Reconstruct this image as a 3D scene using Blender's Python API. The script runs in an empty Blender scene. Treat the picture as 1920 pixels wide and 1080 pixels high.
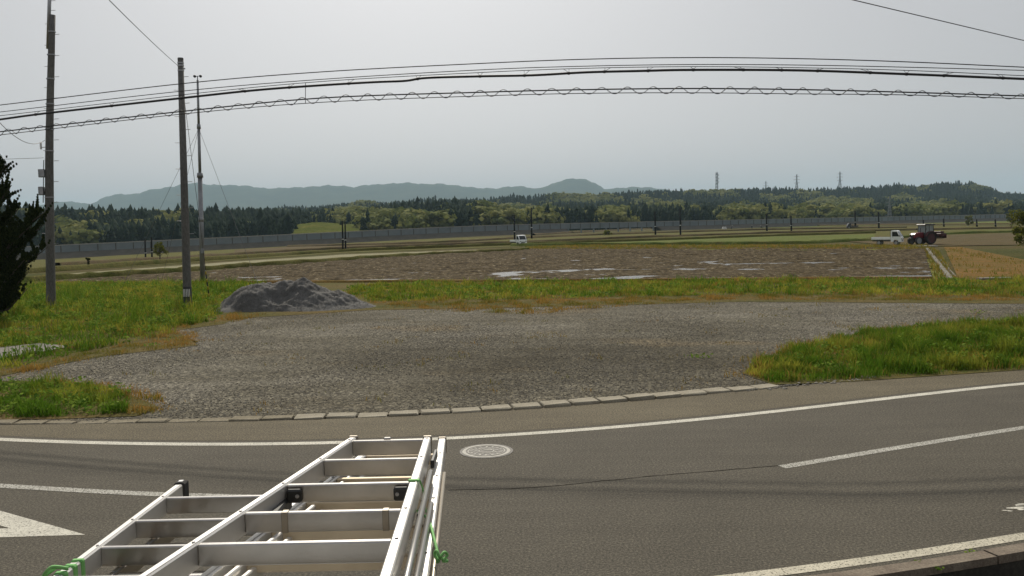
import bpy, math, random
import numpy as np
from mathutils import Matrix, Vector
random.seed(7); RNG = np.random.default_rng(7)
SC = bpy.context.scene; COL = SC.collection
R_ = math.radians

# ------------------------------------------------------------------ camera
F, HC = 1600.0, 3.6
PITCH, ROLL = R_(4.22), R_(1.2)
fw = np.array([0, math.cos(PITCH), -math.sin(PITCH)])
r0 = np.array([1.0, 0, 0]); u0 = np.array([0, math.sin(PITCH), math.cos(PITCH)])
CR = math.cos(ROLL)*r0 - math.sin(ROLL)*u0
CU = math.sin(ROLL)*r0 + math.cos(ROLL)*u0
cam_d = bpy.data.cameras.new('camera'); cam = bpy.data.objects.new('camera', cam_d); COL.objects.link(cam)
cam_d.sensor_width = 36; cam_d.lens = 36*F/1920; cam_d.clip_start = 0.1; cam_d.clip_end = 30000
m = Matrix.Identity(4)
for i in range(3):
    m[i][0] = CR[i]; m[i][1] = CU[i]; m[i][2] = -fw[i]
m[2][3] = HC
cam.matrix_world = m
SC.camera = cam

# ------------------------------------------------------------------ sky, sun, exposure
SUN_AZ, SUN_EL = R_(-7), R_(43)          # azimuth from +Y, positive to the right
w = bpy.data.worlds.new('World'); SC.world = w; w.use_nodes = True
nt = w.node_tree; nt.nodes.clear()
sky = nt.nodes.new('ShaderNodeTexSky'); sky.sky_type = 'NISHITA'; sky.sun_disc = False
sky.sun_elevation = SUN_EL; sky.sun_rotation = SUN_AZ
sky.air_density = 1.2; sky.dust_density = 4.5; sky.ozone_density = 1.6
hsv = nt.nodes.new('ShaderNodeHueSaturation'); hsv.inputs['Saturation'].default_value = 0.25
bg = nt.nodes.new('ShaderNodeBackground'); bg.inputs[1].default_value = 0.075
wo = nt.nodes.new('ShaderNodeOutputWorld')
veil = nt.nodes.new('ShaderNodeRGB'); veil.outputs[0].default_value = (8.15, 8.1, 8.4, 1)      # even high thin cloud
vm = nt.nodes.new('ShaderNodeMix'); vm.data_type = 'RGBA'; vm.inputs[0].default_value = .52
nt.links.new(sky.outputs[0], hsv.inputs['Color']); nt.links.new(hsv.outputs[0], vm.inputs[6]); nt.links.new(veil.outputs[0], vm.inputs[7]); nt.links.new(vm.outputs[2], bg.inputs[0]); nt.links.new(bg.outputs[0], wo.inputs[0])
sd = bpy.data.lights.new('sun', 'SUN'); sd.energy = 3.7; sd.angle = R_(1.0); sd.color = (1, .92, .78)
so = bpy.data.objects.new('sun', sd); COL.objects.link(so)
sv = Vector((math.sin(SUN_AZ)*math.cos(SUN_EL), math.cos(SUN_AZ)*math.cos(SUN_EL), math.sin(SUN_EL)))
so.rotation_euler = sv.to_track_quat('Z', 'Y').to_euler(); so.location = sv*60
SC.view_settings.view_transform = 'Standard'; SC.view_settings.look = 'None'
SC.view_settings.exposure = 0.0; SC.view_settings.gamma = 1.0; SC.view_settings.use_curve_mapping = False
SC.cycles.use_denoising = True
SC.cycles.max_bounces = 6; SC.cycles.volume_bounces = 1; SC.cycles.transparent_max_bounces = 8

# ------------------------------------------------------------------ pixels to places
def sstep(t):
    t = np.clip(t, 0, 1); return t*t*(3-2*t)
def zt(x, y):
    """height of the land: flat by the road, falling gently to the left beyond the paddies"""
    x = np.asarray(x, float); y = np.asarray(y, float)
    v = (np.sqrt((x+10)**2+300)-(x+10))/2*0.028
    return -12*np.tanh(v/12)*sstep((y-60)/130)
def ray(px, py):
    return F*fw + (px-960)*CR + (540-py)*CU
def P(px, py, z=0.0):
    d = ray(px, py); s = (z-HC)/d[2]
    return np.array([0, 0, HC]) + d*s
def G(px, py, dz=0.0):
    d = ray(px, py); z = 0.0
    for _ in range(60):
        s = (z+dz-HC)/d[2]; q = d*s
        z = 0.5*z+0.5*float(zt(q[0], q[1]))
    return np.array([q[0], q[1], float(zt(q[0], q[1]))+dz])
def D(px, py, y):
    d = ray(px, py); s = y/d[1]
    return np.array([0, 0, HC]) + d*s
def proj(x, y, z):
    v = np.stack([np.asarray(x, float), np.asarray(y, float), np.asarray(z, float)-HC], -1)
    c = v@fw
    return 960+F*(v@CR)/c, 540-F*(v@CU)/c
def hy(px): return 422-0.0209*(px-960)

# ------------------------------------------------------------------ materials
MATS = {}
def nodes(name):
    mt = bpy.data.materials.new(name); mt.use_nodes = True
    t = mt.node_tree; b = t.nodes['Principled BSDF']
    b.inputs['Specular IOR Level'].default_value = .06
    MATS[name] = mt
    return mt, t, b
def N(t, kind, **kw):
    n = t.nodes.new(kind)
    for k, v in kw.items(): setattr(n, k, v)
    return n
def c4(c): return (c[0], c[1], c[2], 1)
def noise(t, vec, scale, detail=4, rough=.55):
    n = N(t, 'ShaderNodeTexNoise'); n.inputs['Scale'].default_value = scale
    n.inputs['Detail'].default_value = detail; n.inputs['Roughness'].default_value = rough
    if vec is not None: t.links.new(vec, n.inputs['Vector'])
    return n.outputs['Fac']
def ramp(t, fac, stops):
    r = N(t, 'ShaderNodeValToRGB'); t.links.new(fac, r.inputs[0])
    e = r.color_ramp.elements
    while len(e) < len(stops): e.new(.5)
    for el, (p, c) in zip(e, stops):
        el.position = p; el.color = c4(c) if len(c) == 3 else c
    return r.outputs[0]
def mixc(t, fac, a, b, mode='MIX'):
    n = N(t, 'ShaderNodeMix', data_type='RGBA', blend_type=mode)
    for s, v in ((n.inputs[0], fac), (n.inputs[6], a), (n.inputs[7], b)):
        if isinstance(v, (int, float)): s.default_value = v
        elif isinstance(v, tuple): s.default_value = c4(v)
        else: t.links.new(v, s)
    return n.outputs[2]
def mapvec(t, scale=(1, 1, 1), rot=0):
    g = N(t, 'ShaderNodeTexCoord'); mp = N(t, 'ShaderNodeMapping')
    mp.inputs['Scale'].default_value = scale; mp.inputs['Rotation'].default_value = (0, 0, rot)
    t.links.new(g.outputs['Object'], mp.inputs['Vector'])
    return mp.outputs[0]
def bump(t, b, h, strength=.4, dist=.02):
    n = N(t, 'ShaderNodeBump'); n.inputs['Strength'].default_value = strength; n.inputs['Distance'].default_value = dist
    t.links.new(h, n.inputs['Height']); t.links.new(n.outputs[0], b.inputs['Normal'])
def M(name, c1, c2=None, scale=3.0, rough=.7, metal=0.0, bmp=0.0, bscale=40, fine=None, spec=.5, stretch=(1, 1, 1)):
    mt, t, b = nodes(name)
    b.inputs['Roughness'].default_value = rough; b.inputs['Metallic'].default_value = metal
    b.inputs['Specular IOR Level'].default_value = spec
    c2 = c2 or tuple(x*.82 for x in c1)
    v = mapvec(t, stretch)
    col = ramp(t, noise(t, v, scale), [(.32, c1), (.68, c2)])
    if fine:
        f = ramp(t, noise(t, v, fine, 3, .7), [(.35, (.72, .72, .72)), (.65, (1.22, 1.22, 1.22))])
        col = mixc(t, 1.0, col, f, 'MULTIPLY')
    t.links.new(col, b.inputs['Base Color'])
    if bmp: bump(t, b, noise(t, v, bscale, 5, .65), bmp, .02)
    return mt

def ground_mats():
    # asphalt
    mt, t, b = nodes('asphalt'); b.inputs['Roughness'].default_value = .82
    b.inputs['Specular IOR Level'].default_value = .12
    v = mapvec(t); base = ramp(t, noise(t, v, .35, 6, .7), [(.3, (.064, .058, .046)), (.7, (.083, .0755, .060))])
    vs = mapvec(t, (.12, 1.2, 1), R_(-8)); st = ramp(t, noise(t, vs, 2.2, 4), [(.35, (.94, .94, .94)), (.65, (1.05, 1.05, 1.05))])
    sp = ramp(t, noise(t, v, 34, 4, .9), [(.32, (.30, .30, .30)), (.5, (1, 1, 1)), (.66, (2.5, 2.45, 2.3))])
    vor = N(t, 'ShaderNodeTexVoronoi'); vor.inputs['Scale'].default_value = 9; t.links.new(v, vor.inputs['Vector'])
    chip = ramp(t, vor.outputs['Distance'], [(.035, (2.6, 2.5, 2.3)), (.06, (1, 1, 1))])
    col = mixc(t, 1, mixc(t, 1, mixc(t, 1, base, st, 'MULTIPLY'), sp, 'MULTIPLY'), chip, 'MULTIPLY')
    t.links.new(col, b.inputs['Base Color']); bump(t, b, noise(t, v, 90, 2, .8), .5, .012)
    mt2 = mt.copy(); mt2.name = 'shoulder'; MATS['shoulder'] = mt2
    for n_ in mt2.node_tree.nodes:
        if n_.type == 'VALTORGB' and abs(n_.color_ramp.elements[0].color[0]-.064) < 1e-4:
            n_.color_ramp.elements[0].color = (.082, .070, .047, 1); n_.color_ramp.elements[1].color = (.112, .097, .066, 1)
    # road paint, worn to the asphalt in spots
    for nm, thr, c in (('paint_white', .435, (.62, .60, .52)), ('paint_worn', .485, (.50, .49, .44)), ('paint_cream', .44, (.56, .525, .42))):
        mt, t, b = nodes(nm); b.inputs['Roughness'].default_value = .7
        v = mapvec(t); f = ramp(t, noise(t, v, 38, 4, .75), [(thr-.05, (0, 0, 0)), (thr+.03, (1, 1, 1))])
        dirt = ramp(t, noise(t, v, 2.5, 4), [(.3, tuple(x*.75 for x in c)), (.7, c)])
        t.links.new(mixc(t, f, (.085, .08, .066), dirt), b.inputs['Base Color'])
    # gravel lot
    mt, t, b = nodes('gravel'); b.inputs['Roughness'].default_value = .95
    v = mapvec(t)
    big = ramp(t, noise(t, v, .13, 4), [(.35, (.092, .083, .063)), (.52, (.122, .112, .089)), (.7, (.158, .147, .126))])
    vt = mapvec(t, (.25, 1.0, 1), R_(12)); tr = ramp(t, noise(t, vt, .9, 4), [(.36, (.84, .83, .80)), (.6, (1.08, 1.08, 1.08))])
    sp = ramp(t, noise(t, v, 13, 4, .85), [(.30, (.66, .66, .66)), (.5, (1, 1, 1)), (.68, (1.9, 1.9, 1.9))])
    pos = N(t, 'ShaderNodeVectorMath', operation='SUBTRACT'); t.links.new(v, pos.inputs[0]); pos.inputs[1].default_value = (1.5, 22.5, 0)
    scl = N(t, 'ShaderNodeVectorMath', operation='MULTIPLY'); t.links.new(pos.outputs[0], scl.inputs[0]); scl.inputs[1].default_value = (.105, .16, 0)
    nz3 = N(t, 'ShaderNodeTexNoise'); nz3.inputs['Scale'].default_value = .35; t.links.new(v, nz3.inputs['Vector'])
    wob = N(t, 'ShaderNodeVectorMath', operation='ADD'); t.links.new(scl.outputs[0], wob.inputs[0]); t.links.new(nz3.outputs['Color'], wob.inputs[1])
    off = N(t, 'ShaderNodeVectorMath', operation='SUBTRACT'); t.links.new(wob.outputs[0], off.inputs[0]); off.inputs[1].default_value = (.5, .5, .5)
    ln = N(t, 'ShaderNodeVectorMath', operation='LENGTH'); t.links.new(off.outputs[0], ln.inputs[0])
    pack = ramp(t, ln.outputs['Value'], [(.15, (1, 1, 1)), (1.0, (0, 0, 0))])
    big = mixc(t, pack, big, (.062, .055, .040))
    brown = ramp(t, noise(t, mapvec(t, (1, 1.4, 1)), .16, 3), [(.58, (0, 0, 0)), (.80, (1, 1, 1))])
    col = mixc(t, 1, mixc(t, 1, mixc(t, brown, big, (.15, .115, .068)), tr, 'MULTIPLY'), sp, 'MULTIPLY')
    for vs_, lo, hi in ((17, .55, 1.5), (34, .6, 1.45)):
        vo = N(t, 'ShaderNodeTexVoronoi'); vo.inputs['Scale'].default_value = vs_; t.links.new(v, vo.inputs['Vector'])
        bw = N(t, 'ShaderNodeRGBToBW'); t.links.new(vo.outputs['Color'], bw.inputs[0])
        col = mixc(t, 1, col, ramp(t, bw.outputs[0], [(.25, (lo, lo, lo)), (.55, (.95, .95, .95)), (.8, (hi, hi, hi*.97))]), 'MULTIPLY')
    t.links.new(col, b.inputs['Base Color']); bump(t, b, noise(t, v, 9, 4, .8), .35, .03)
    # land under grass
    mt, t, b = nodes('land'); b.inputs['Roughness'].default_value = 1
    v = mapvec(t, (.35, 1, 1))
    col = ramp(t, noise(t, v, .09, 6, .6), [(.3, (.052, .060, .016)), (.46, (.072, .070, .022)), (.6, (.088, .070, .030)), (.75, (.055, .068, .018))])
    f = ramp(t, noise(t, mapvec(t), 2.5, 4, .8), [(.3, (.55, .55, .55)), (.7, (1.45, 1.4, 1.3))])
    t.links.new(mixc(t, 1, col, f, 'MULTIPLY'), b.inputs['Base Color']); bump(t, b, noise(t, mapvec(t), 4, 4, .8), 1, .12)
    for nm, a, c, d in (('field_olive', (.074, .080, .018), (.106, .096, .030), (.060, .072, .014)),
                        ('field_green', (.072, .100, .020), (.100, .122, .030), (.125, .115, .036)),
                        ('field_brown', (.075, .055, .030), (.105, .080, .042), (.060, .058, .020)),
                        ('field_pale', (.20, .185, .115), (.25, .235, .155), (.13, .125, .060)),
                        ('field_yellow', (.15, .135, .036), (.11, .125, .026), (.18, .145, .050)),
                        ('field_rust', (.20, .098, .030), (.125, .090, .026), (.22, .112, .040)),
                        ('verge_soil', (.07, .075, .022), (.10, .085, .030), (.14, .10, .042))):
        mt, t, b = nodes(nm); b.inputs['Roughness'].default_value = 1
        v = mapvec(t, (.3, 1, 1)); v2 = mapvec(t)
        col = ramp(t, noise(t, v, .5, 6, .65), [(.32, a), (.5, c), (.68, d)])
        f = ramp(t, noise(t, v2, 5, 4, .85), [(.3, (.5, .5, .5)), (.7, (1.5, 1.5, 1.45))])
        t.links.new(mixc(t, 1, col, f, 'MULTIPLY'), b.inputs['Base Color']); bump(t, b, noise(t, v2, 6, 4, .8), 1, .08)
    # ploughed soil and the water between the clods
    mt, t, b = nodes('soil'); b.inputs['Roughness'].default_value = .95
    v = mapvec(t, (.8, .55, 1)); col = ramp(t, noise(t, v, 3.2, 5, .85), [(.36, (.017, .012, .005)), (.48, (.048, .034, .015)), (.57, (.090, .068, .034)), (.67, (.25, .21, .145))])
    t.links.new(col, b.inputs['Base Color'])
    mt, t, b = nodes('water'); b.inputs['Base Color'].default_value = (.05, .045, .035, 1); b.inputs['Roughness'].default_value = .22; b.inputs['Specular IOR Level'].default_value = .5
    bump(t, b, noise(t, mapvec(t), 3.5, 3), .9, .06)
    # hills and mountains
    mt, t, b = nodes('mountain_forest'); b.inputs['Roughness'].default_value = 1
    col = ramp(t, noise(t, mapvec(t), .006, 6, .65), [(.3, (.018, .028, .020)), (.7, (.050, .062, .034))])
    t.links.new(col, b.inputs['Base Color'])
ground_mats()
def leafmat(name, ca, cb, trans=.35):
    mt, t, b = nodes(name); b.inputs['Roughness'].default_value = .8; b.inputs['Specular IOR Level'].default_value = .02
    a = N(t, 'ShaderNodeAttribute', attribute_name='tint')
    col = mixc(t, a.outputs['Fac'], ca, cb)
    t.links.new(col, b.inputs['Base Color'])
    tr = N(t, 'ShaderNodeBsdfTranslucent'); t.links.new(col, tr.inputs[0])
    mx = N(t, 'ShaderNodeMixShader'); mx.inputs[0].default_value = trans
    o = t.nodes['Material Output']
    t.links.new(b.outputs[0], mx.inputs[1]); t.links.new(tr.outputs[0], mx.inputs[2]); t.links.new(mx.outputs[0], o.inputs[0])
    return mt
leafmat('grass', (.076, .150, .013), (.33, .305, .044), .5)
leafmat('grass_dry', (.15, .15, .024), (.34, .20, .055), .4)
leafmat('weed', (.07, .15, .018), (.22, .30, .05), .4)
leafmat('conifer', (.008, .017, .012), (.022, .036, .017), .10)
leafmat('broadleaf', (.085, .112, .030), (.25, .245, .085), .3)
leafmat('juniper', (.010, .019, .008), (.048, .062, .018), .2)
leafmat('shrub_leaf', (.07, .09, .015), (.18, .18, .03), .4)
leafmat('heap_chip', (.045, .044, .041), (.15, .147, .14), 0.0)
leafmat('stone_chip', (.085, .078, .064), (.36, .34, .30), 0.0)
M('clearing', (.075, .090, .024), (.115, .115, .036), .06, 1, fine=.5, spec=0.0)
M('bark', (.05, .04, .03), (.08, .065, .05), 6, .95, bmp=.6)
M('concrete', (.27, .26, .235), (.34, .33, .30), 1.5, .9, bmp=.25, fine=30)
M('pole_concrete', (.095, .092, .085), (.14, .136, .126), .8, .85, bmp=.15, fine=20, stretch=(1, 1, .3))
M('kerb_concrete', (.23, .205, .15), (.34, .31, .24), 3, .95, bmp=.6, bscale=30, fine=45)
M('kerb_dirty', (.13, .10, .075), (.21, .175, .13), 3, .95, bmp=.6, bscale=30, fine=40)
M('kerb_brown', (.19, .168, .122), (.28, .25, .19), 3, .95, bmp=.6, bscale=30, fine=40, spec=.05)
M('ditch_concrete', (.030, .028, .022), (.055, .050, .040), 2, .95, bmp=.5, fine=18)  # near-black tone deepens the ditch's shade through the concrete colour
M('slab', (.12, .112, .094), (.16, .15, .128), 1.2, .9, bmp=.2, fine=25)
M('gravel_heap', (.070, .068, .064), (.125, .122, .116), 1.4, .95, bmp=.9, bscale=14, fine=9)
M('steel', (.30, .30, .31), (.42, .42, .43), 4, .45, .8)
M('mast_steel', (.20, .21, .22), (.28, .29, .30), 2, .5, .5)
M('crack', (.012, .011, .009), (.02, .018, .015), 8, .95, spec=0.0)
M('channel_concrete', (.16, .15, .125), (.22, .21, .18), 1.5, .9, fine=20, spec=.05)
M('cable', (.012, .012, .013), (.02, .02, .02), 8, .6)
M('wire', (.05, .05, .05), (.08, .08, .08), 8, .5, .3)
M('black_plastic', (.014, .015, .015), (.025, .025, .025), 8, .45)
M('rubber', (.018, .018, .018), (.035, .033, .03), 9, .85)
M('alu', (.37, .36, .345), (.50, .485, .465), 5, .32, .95, bmp=.05, bscale=120, stretch=(1, .1, 1))
M('alu_rail', (.66, .645, .61), (.74, .725, .69), 9, .38, .55, bmp=.05, bscale=120, stretch=(1, .1, 1))
M('alu_tan', (.42, .35, .25), (.52, .44, .32), 5, .5, .5)
M('alu_dull', (.30, .27, .225), (.40, .36, .30), 5, .42, .9, bmp=.05, bscale=120, stretch=(1, .1, 1))
M('strap_green', (.14, .42, .11), (.24, .55, .18), 14, .7)
M('manhole_iron', (.055, .052, .046), (.095, .09, .08), 12, .6, .3, bmp=.4, bscale=60)
M('manhole_rim', (.17, .163, .145), (.27, .262, .235), 12, .6, .2, bmp=.3, bscale=60)
M('white_paint', (.84, .86, .86), (.78, .80, .80), 3, .35)
M('white_mark', (.78, .78, .76), (.66, .66, .64), 6, .7)
M('grey_paint', (.26, .27, .28), (.20, .21, .22), 3, .4)
M('dark_paint', (.025, .027, .03), (.04, .04, .045), 3, .5)
M('red_paint', (.17, .012, .02), (.12, .01, .016), 3, .35)
M('dark_red', (.07, .014, .016), (.05, .012, .012), 4, .6)
M('glass_dark', (.015, .018, .02), (.03, .034, .036), 2, .08)
M('glass_light', (.22, .25, .25), (.30, .33, .33), 2, .08)
M('barrier', (.15, .178, .19), (.195, .222, .235), .3, .8)
M('barrier_low', (.075, .07, .055), (.11, .10, .08), .4, .9)
M('yellow_guard', (.45, .34, .03), (.35, .26, .03), 4, .6)
M('cloth_dark', (.02, .022, .03), (.03, .03, .04), 5, .9)
M('cloth_light', (.55, .55, .52), (.45, .45, .42), 5, .9)
M('skin', (.35, .22, .15), (.30, .19, .13), 5, .6)
M('hay', (.30, .26, .16), (.22, .19, .11), 5, .95)

# ------------------------------------------------------------------ mesh helpers
class MB:
    def __init__(s): s.v = []; s.f = []
    def add(s, V, Fc):
        n = len(s.v); s.v += [tuple(map(float, q)) for q in V]; s.f += [tuple(i+n for i in f) for f in Fc]; return s
    def box(s, c, sz, rot=None):
        c = np.array(c, float); h = np.array(sz, float)/2
        V = np.array([(x, y, z) for x in (-1, 1) for y in (-1, 1) for z in (-1, 1)])*h
        if rot is not None: V = V@np.array(rot).T
        return s.add(V+c, [(0, 1, 3, 2), (4, 6, 7, 5), (0, 4, 5, 1), (2, 3, 7, 6), (0, 2, 6, 4), (1, 5, 7, 3)])
    def bbox(s, c, sz, b=.006, rot=None):
        """box with chamfered edges"""
        c = np.array(c, float); h = np.array(sz, float)/2; b = min(b, *(h*.45))
        V = []; idx = {}
        for sx in (-1, 1):
            for sy in (-1, 1):
                for sz_ in (-1, 1):
                    for a in range(3):
                        p = h-b; p = p.copy(); p[a] = h[a]
                        idx[(sx, sy, sz_, a)] = len(V); V.append(p*np.array([sx, sy, sz_]))
        V = np.array(V)
        if rot is not None: V = V@np.array(rot).T
        Fc = []
        S = (-1, 1)
        for a in range(3):
            o = [k for k in range(3) if k != a]
            for sg in S:
                q = []
                for p1, p2 in ((-1, -1), (1, -1), (1, 1), (-1, 1)):
                    k = [0, 0, 0]; k[a] = sg; k[o[0]] = p1; k[o[1]] = p2; q.append(idx[(k[0], k[1], k[2], a)])
                Fc.append(tuple(q))
            for p1 in S:
                for p2 in S:
                    k = [0, 0, 0]; k[o[0]] = p1; k[o[1]] = p2; e = []
                    for sg, ax in ((-1, o[0]), (1, o[0]), (1, o[1]), (-1, o[1])):
                        k[a] = sg; e.append(idx[(k[0], k[1], k[2], ax)])
                    Fc.append(tuple(e))
        for sx in S:
            for sy in S:
                for sz_ in S: Fc.append(tuple(idx[(sx, sy, sz_, a)] for a in range(3)))
        return s.add(V+c, Fc)
    def cyl(s, p0, p1, ra, rb=None, n=10, cap=True):
        rb = ra if rb is None else rb
        return s.tube([p0, p1], [ra, rb], n, cap)
    def tube(s, pts, r, n=6, cap=True):
        pts = [np.array(p, float) for p in pts]; k = len(pts)
        rs = r if isinstance(r, (list, tuple, np.ndarray)) else [r]*k
        V = []; Fc = []; up = None
        for i, p in enumerate(pts):
            t = pts[min(i+1, k-1)]-pts[max(i-1, 0)]; t /= (np.linalg.norm(t)+1e-12)
            if up is None:
                up = np.array([0, 0, 1.0]) if abs(t[2]) < .9 else np.array([1.0, 0, 0])
            a = np.cross(t, up); a /= (np.linalg.norm(a)+1e-12); b = np.cross(a, t); up = b
            for j in range(n):
                q = 2*math.pi*j/n; V.append(p+rs[i]*(math.cos(q)*a+math.sin(q)*b))
        for i in range(k-1):
            for j in range(n):
                j2 = (j+1) % n; Fc.append((i*n+j, i*n+j2, (i+1)*n+j2, (i+1)*n+j))
        if cap:
            Fc.append(tuple(range(n-1, -1, -1))); Fc.append(tuple((k-1)*n+j for j in range(n)))
        return s.add(V, Fc)
    def prism(s, poly, y0, y1):
        """poly in (x,z) extruded along y"""
        n = len(poly); V = [(x, y0, z) for x, z in poly]+[(x, y1, z) for x, z in poly]
        Fc = [tuple(range(n)), tuple(range(2*n-1, n-1, -1))]+[(i, i+n, (i+1) % n+n, (i+1) % n) for i in range(n)]
        return s.add(V, Fc)
    def slab(s, poly, z0, z1):
        n = len(poly); V = [(q[0], q[1], z0) for q in poly]+[(q[0], q[1], z1) for q in poly]
        Fc = [tuple(range(n-1, -1, -1)), tuple(range(n, 2*n))]+[(i, (i+1) % n, (i+1) % n+n, i+n) for i in range(n)]
        return s.add(V, Fc)
    def mesh(s, name, origin=(0, 0, 0)):
        me = bpy.data.meshes.new(name)
        o = np.array(origin, float)
        me.from_pydata([tuple(np.array(q)-o) for q in s.v], [], s.f); me.update()
        return me
    def build(s, name, mat, parent=None, origin=(0, 0, 0), smooth=False):
        return link(name, s.mesh(name, origin), mat, parent, smooth)
def link(name, me, mat, parent=None, smooth=False):
    o = bpy.data.objects.new(name, me); COL.objects.link(o)
    if mat is not None and not me.materials: me.materials.append(MATS[mat])
    if smooth:
        me.polygons.foreach_set('use_smooth', [True]*len(me.polygons))
    if parent is not None: o.parent = parent
    return o
def npmesh(name, V, Fi, mat, tint=None, tris=True, parent=None, smooth=False):
    me = bpy.data.meshes.new(name); k = Fi.shape[1]
    me.vertices.add(len(V)); me.vertices.foreach_set('co', np.ascontiguousarray(V, np.float32).ravel())
    me.loops.add(Fi.size); me.loops.foreach_set('vertex_index', np.ascontiguousarray(Fi, np.int32).ravel())
    me.polygons.add(len(Fi)); me.polygons.foreach_set('loop_start', np.arange(0, Fi.size, k, dtype=np.int32))
    me.update(calc_edges=True)
    if tint is not None:
        a = me.attributes.new('tint', 'FLOAT', 'POINT'); a.data.foreach_set('value', np.ascontiguousarray(tint, np.float32))
    return link(name, me, mat, parent, smooth)
def tag(o, label=None, cat=None, group=None, kind=None):
    if label: o['label'] = label
    if cat: o['category'] = cat
    if group: o['group'] = group
    if kind: o['kind'] = kind
    return o
def thing(name, label, cat, loc=(0, 0, 0), rz=0.0, group=None):
    o = bpy.data.objects.new(name, None); COL.objects.link(o); o.empty_display_size = .2
    o.location = tuple(map(float, loc)); o.rotation_euler = (0, 0, rz)
    return tag(o, label, cat, group)
def copy_tree(o, parent=None):
    c = o.copy(); COL.objects.link(c); c.parent = parent
    for ch in list(o.children): copy_tree(ch, c)
    return c
def struct(o): o['kind'] = 'structure'; return o
def inpoly(x, y, poly):
    r = np.zeros(len(x), bool); n = len(poly)
    for i in range(n):
        x1, y1 = poly[i][:2]; x2, y2 = poly[(i+1) % n][:2]
        c = ((y1 > y) != (y2 > y)) & (x < (x2-x1)*(y-y1)/(y2-y1+1e-12)+x1)
        r ^= c
    return r
def smoothpoly(pts, n=6):
    """Catmull-Rom through an open list"""
    pts = [np.array(p, float) for p in pts]; Q = [2*pts[0]-pts[1]]+pts+[2*pts[-1]-pts[-2]]; out = []
    for i in range(1, len(Q)-2):
        for k in range(n):
            t = k/n
            out.append(.5*((2*Q[i])+(-Q[i-1]+Q[i+1])*t+(2*Q[i-1]-5*Q[i]+4*Q[i+1]-Q[i+2])*t*t+(-Q[i-1]+3*Q[i]-3*Q[i+1]+Q[i+2])*t**3))
    out.append(Q[-2]); return out
def resample(pts, n):
    A = np.array(pts); s = np.r_[0, np.cumsum(np.linalg.norm(np.diff(A, axis=0), axis=1))]; q = np.linspace(0, s[-1], n)
    return np.stack([np.interp(q, s, A[:, k]) for k in range(3)], -1), q
def sheet(name, poly, off, mat, step=6.0, edge=0.0):
    """a draped sheet: world polygon cut on a grid and laid on the land"""
    import bmesh
    bm = bmesh.new(); vs = [bm.verts.new((p[0], p[1], 0)) for p in poly]; bm.faces.new(vs)
    for ax in (0, 1):
        a = min(p[ax] for p in poly); b = max(p[ax] for p in poly); k = a+step
        while k < b:
            no = (1, 0, 0) if ax == 0 else (0, 1, 0); co = (k, 0, 0) if ax == 0 else (0, k, 0)
            bmesh.ops.bisect_plane(bm, geom=bm.verts[:]+bm.edges[:]+bm.faces[:], plane_co=co, plane_no=no); k += step
    bmesh.ops.triangulate(bm, faces=bm.faces[:])
    bmesh.ops.recalc_face_normals(bm, faces=bm.faces[:])
    for v in bm.verts: v.co.z = float(zt(v.co.x, v.co.y))+off
    if sum(f.normal.z for f in bm.faces) < 0: bmesh.ops.reverse_faces(bm, faces=bm.faces[:])
    me = bpy.data.meshes.new(name); bm.to_mesh(me); bm.free()
    return struct(link(name, me, mat))
def pxpoly(pts): return [G(*p)[:2] for p in pts]

# ------------------------------------------------------------------ road curves (world y as a function of x)
def fit(pts, deg):
    w_ = np.array([P(*p)[:2] for p in pts]); return np.polyfit(w_[:, 0], w_[:, 1], deg)
EDGE = fit([(0, 825), (200, 829), (500, 832), (660, 831), (840, 823), (1100, 805), (1400, 775), (1700, 745), (1920, 719)], 4)
KERB = fit([(0, 797), (250, 793), (450, 790), (600, 786), (870, 774), (1000, 768), (1200, 748), (1440, 728), (1600, 714), (1920, 692)], 4)
def curve(c, lo=-9.0, hi=11.0):
    d = np.polyder(c)
    def f(x):
        x = np.asarray(x, float); xc = np.clip(x, lo, hi)
        return np.polyval(c, xc)+np.polyval(d, xc)*(x-xc)
    return f
yE, yK = curve(EDGE), curve(KERB)
def off_curve(f, dist, xs):
    """points moved sideways from the curve; dist<0 is towards the camera"""
    e = .01; y = f(xs); s = (f(xs+e)-f(xs-e))/(2*e); L = np.sqrt(1+s*s)
    return np.stack([xs-dist*s/L, y+dist/L], -1)
XS = np.linspace(-70, 70, 281)
def strip(name, a, b, z, mat, under=None):
    n = len(a); V = np.vstack([np.c_[a, np.full(n, z)], np.c_[b, np.full(n, z)]])
    Fi = np.array([(i, i+1, n+i+1, n+i) for i in range(n-1)])
    return npmesh(name, V, Fi, mat)
NEAR_D = -6.62
kerb_pts = np.stack([XS, yK(XS)], -1); near_pts = off_curve(yE, NEAR_D, XS)
struct(strip('road', near_pts, kerb_pts, 0.0, 'asphalt'))
def marking(name, x0, x1, d, wdt, mat, z=.004, label=None):
    xs = np.linspace(x0, x1, max(8, int(abs(x1-x0)*2)))
    o = strip(name, off_curve(yE, d-wdt/2, xs), off_curve(yE, d+wdt/2, xs), z, mat); return struct(o)
struct(strip('road_shoulder', off_curve(yE, .25, XS), kerb_pts-[0, .01], .0025, 'shoulder'))
marking('road_edge_line', -60, 60, 0.0, .19, 'paint_white')
marking('road_edge_line', -60, 60, -6.40, .17, 'paint_cream')
cR = P(1466, 877); cL = P(505, 933)
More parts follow.
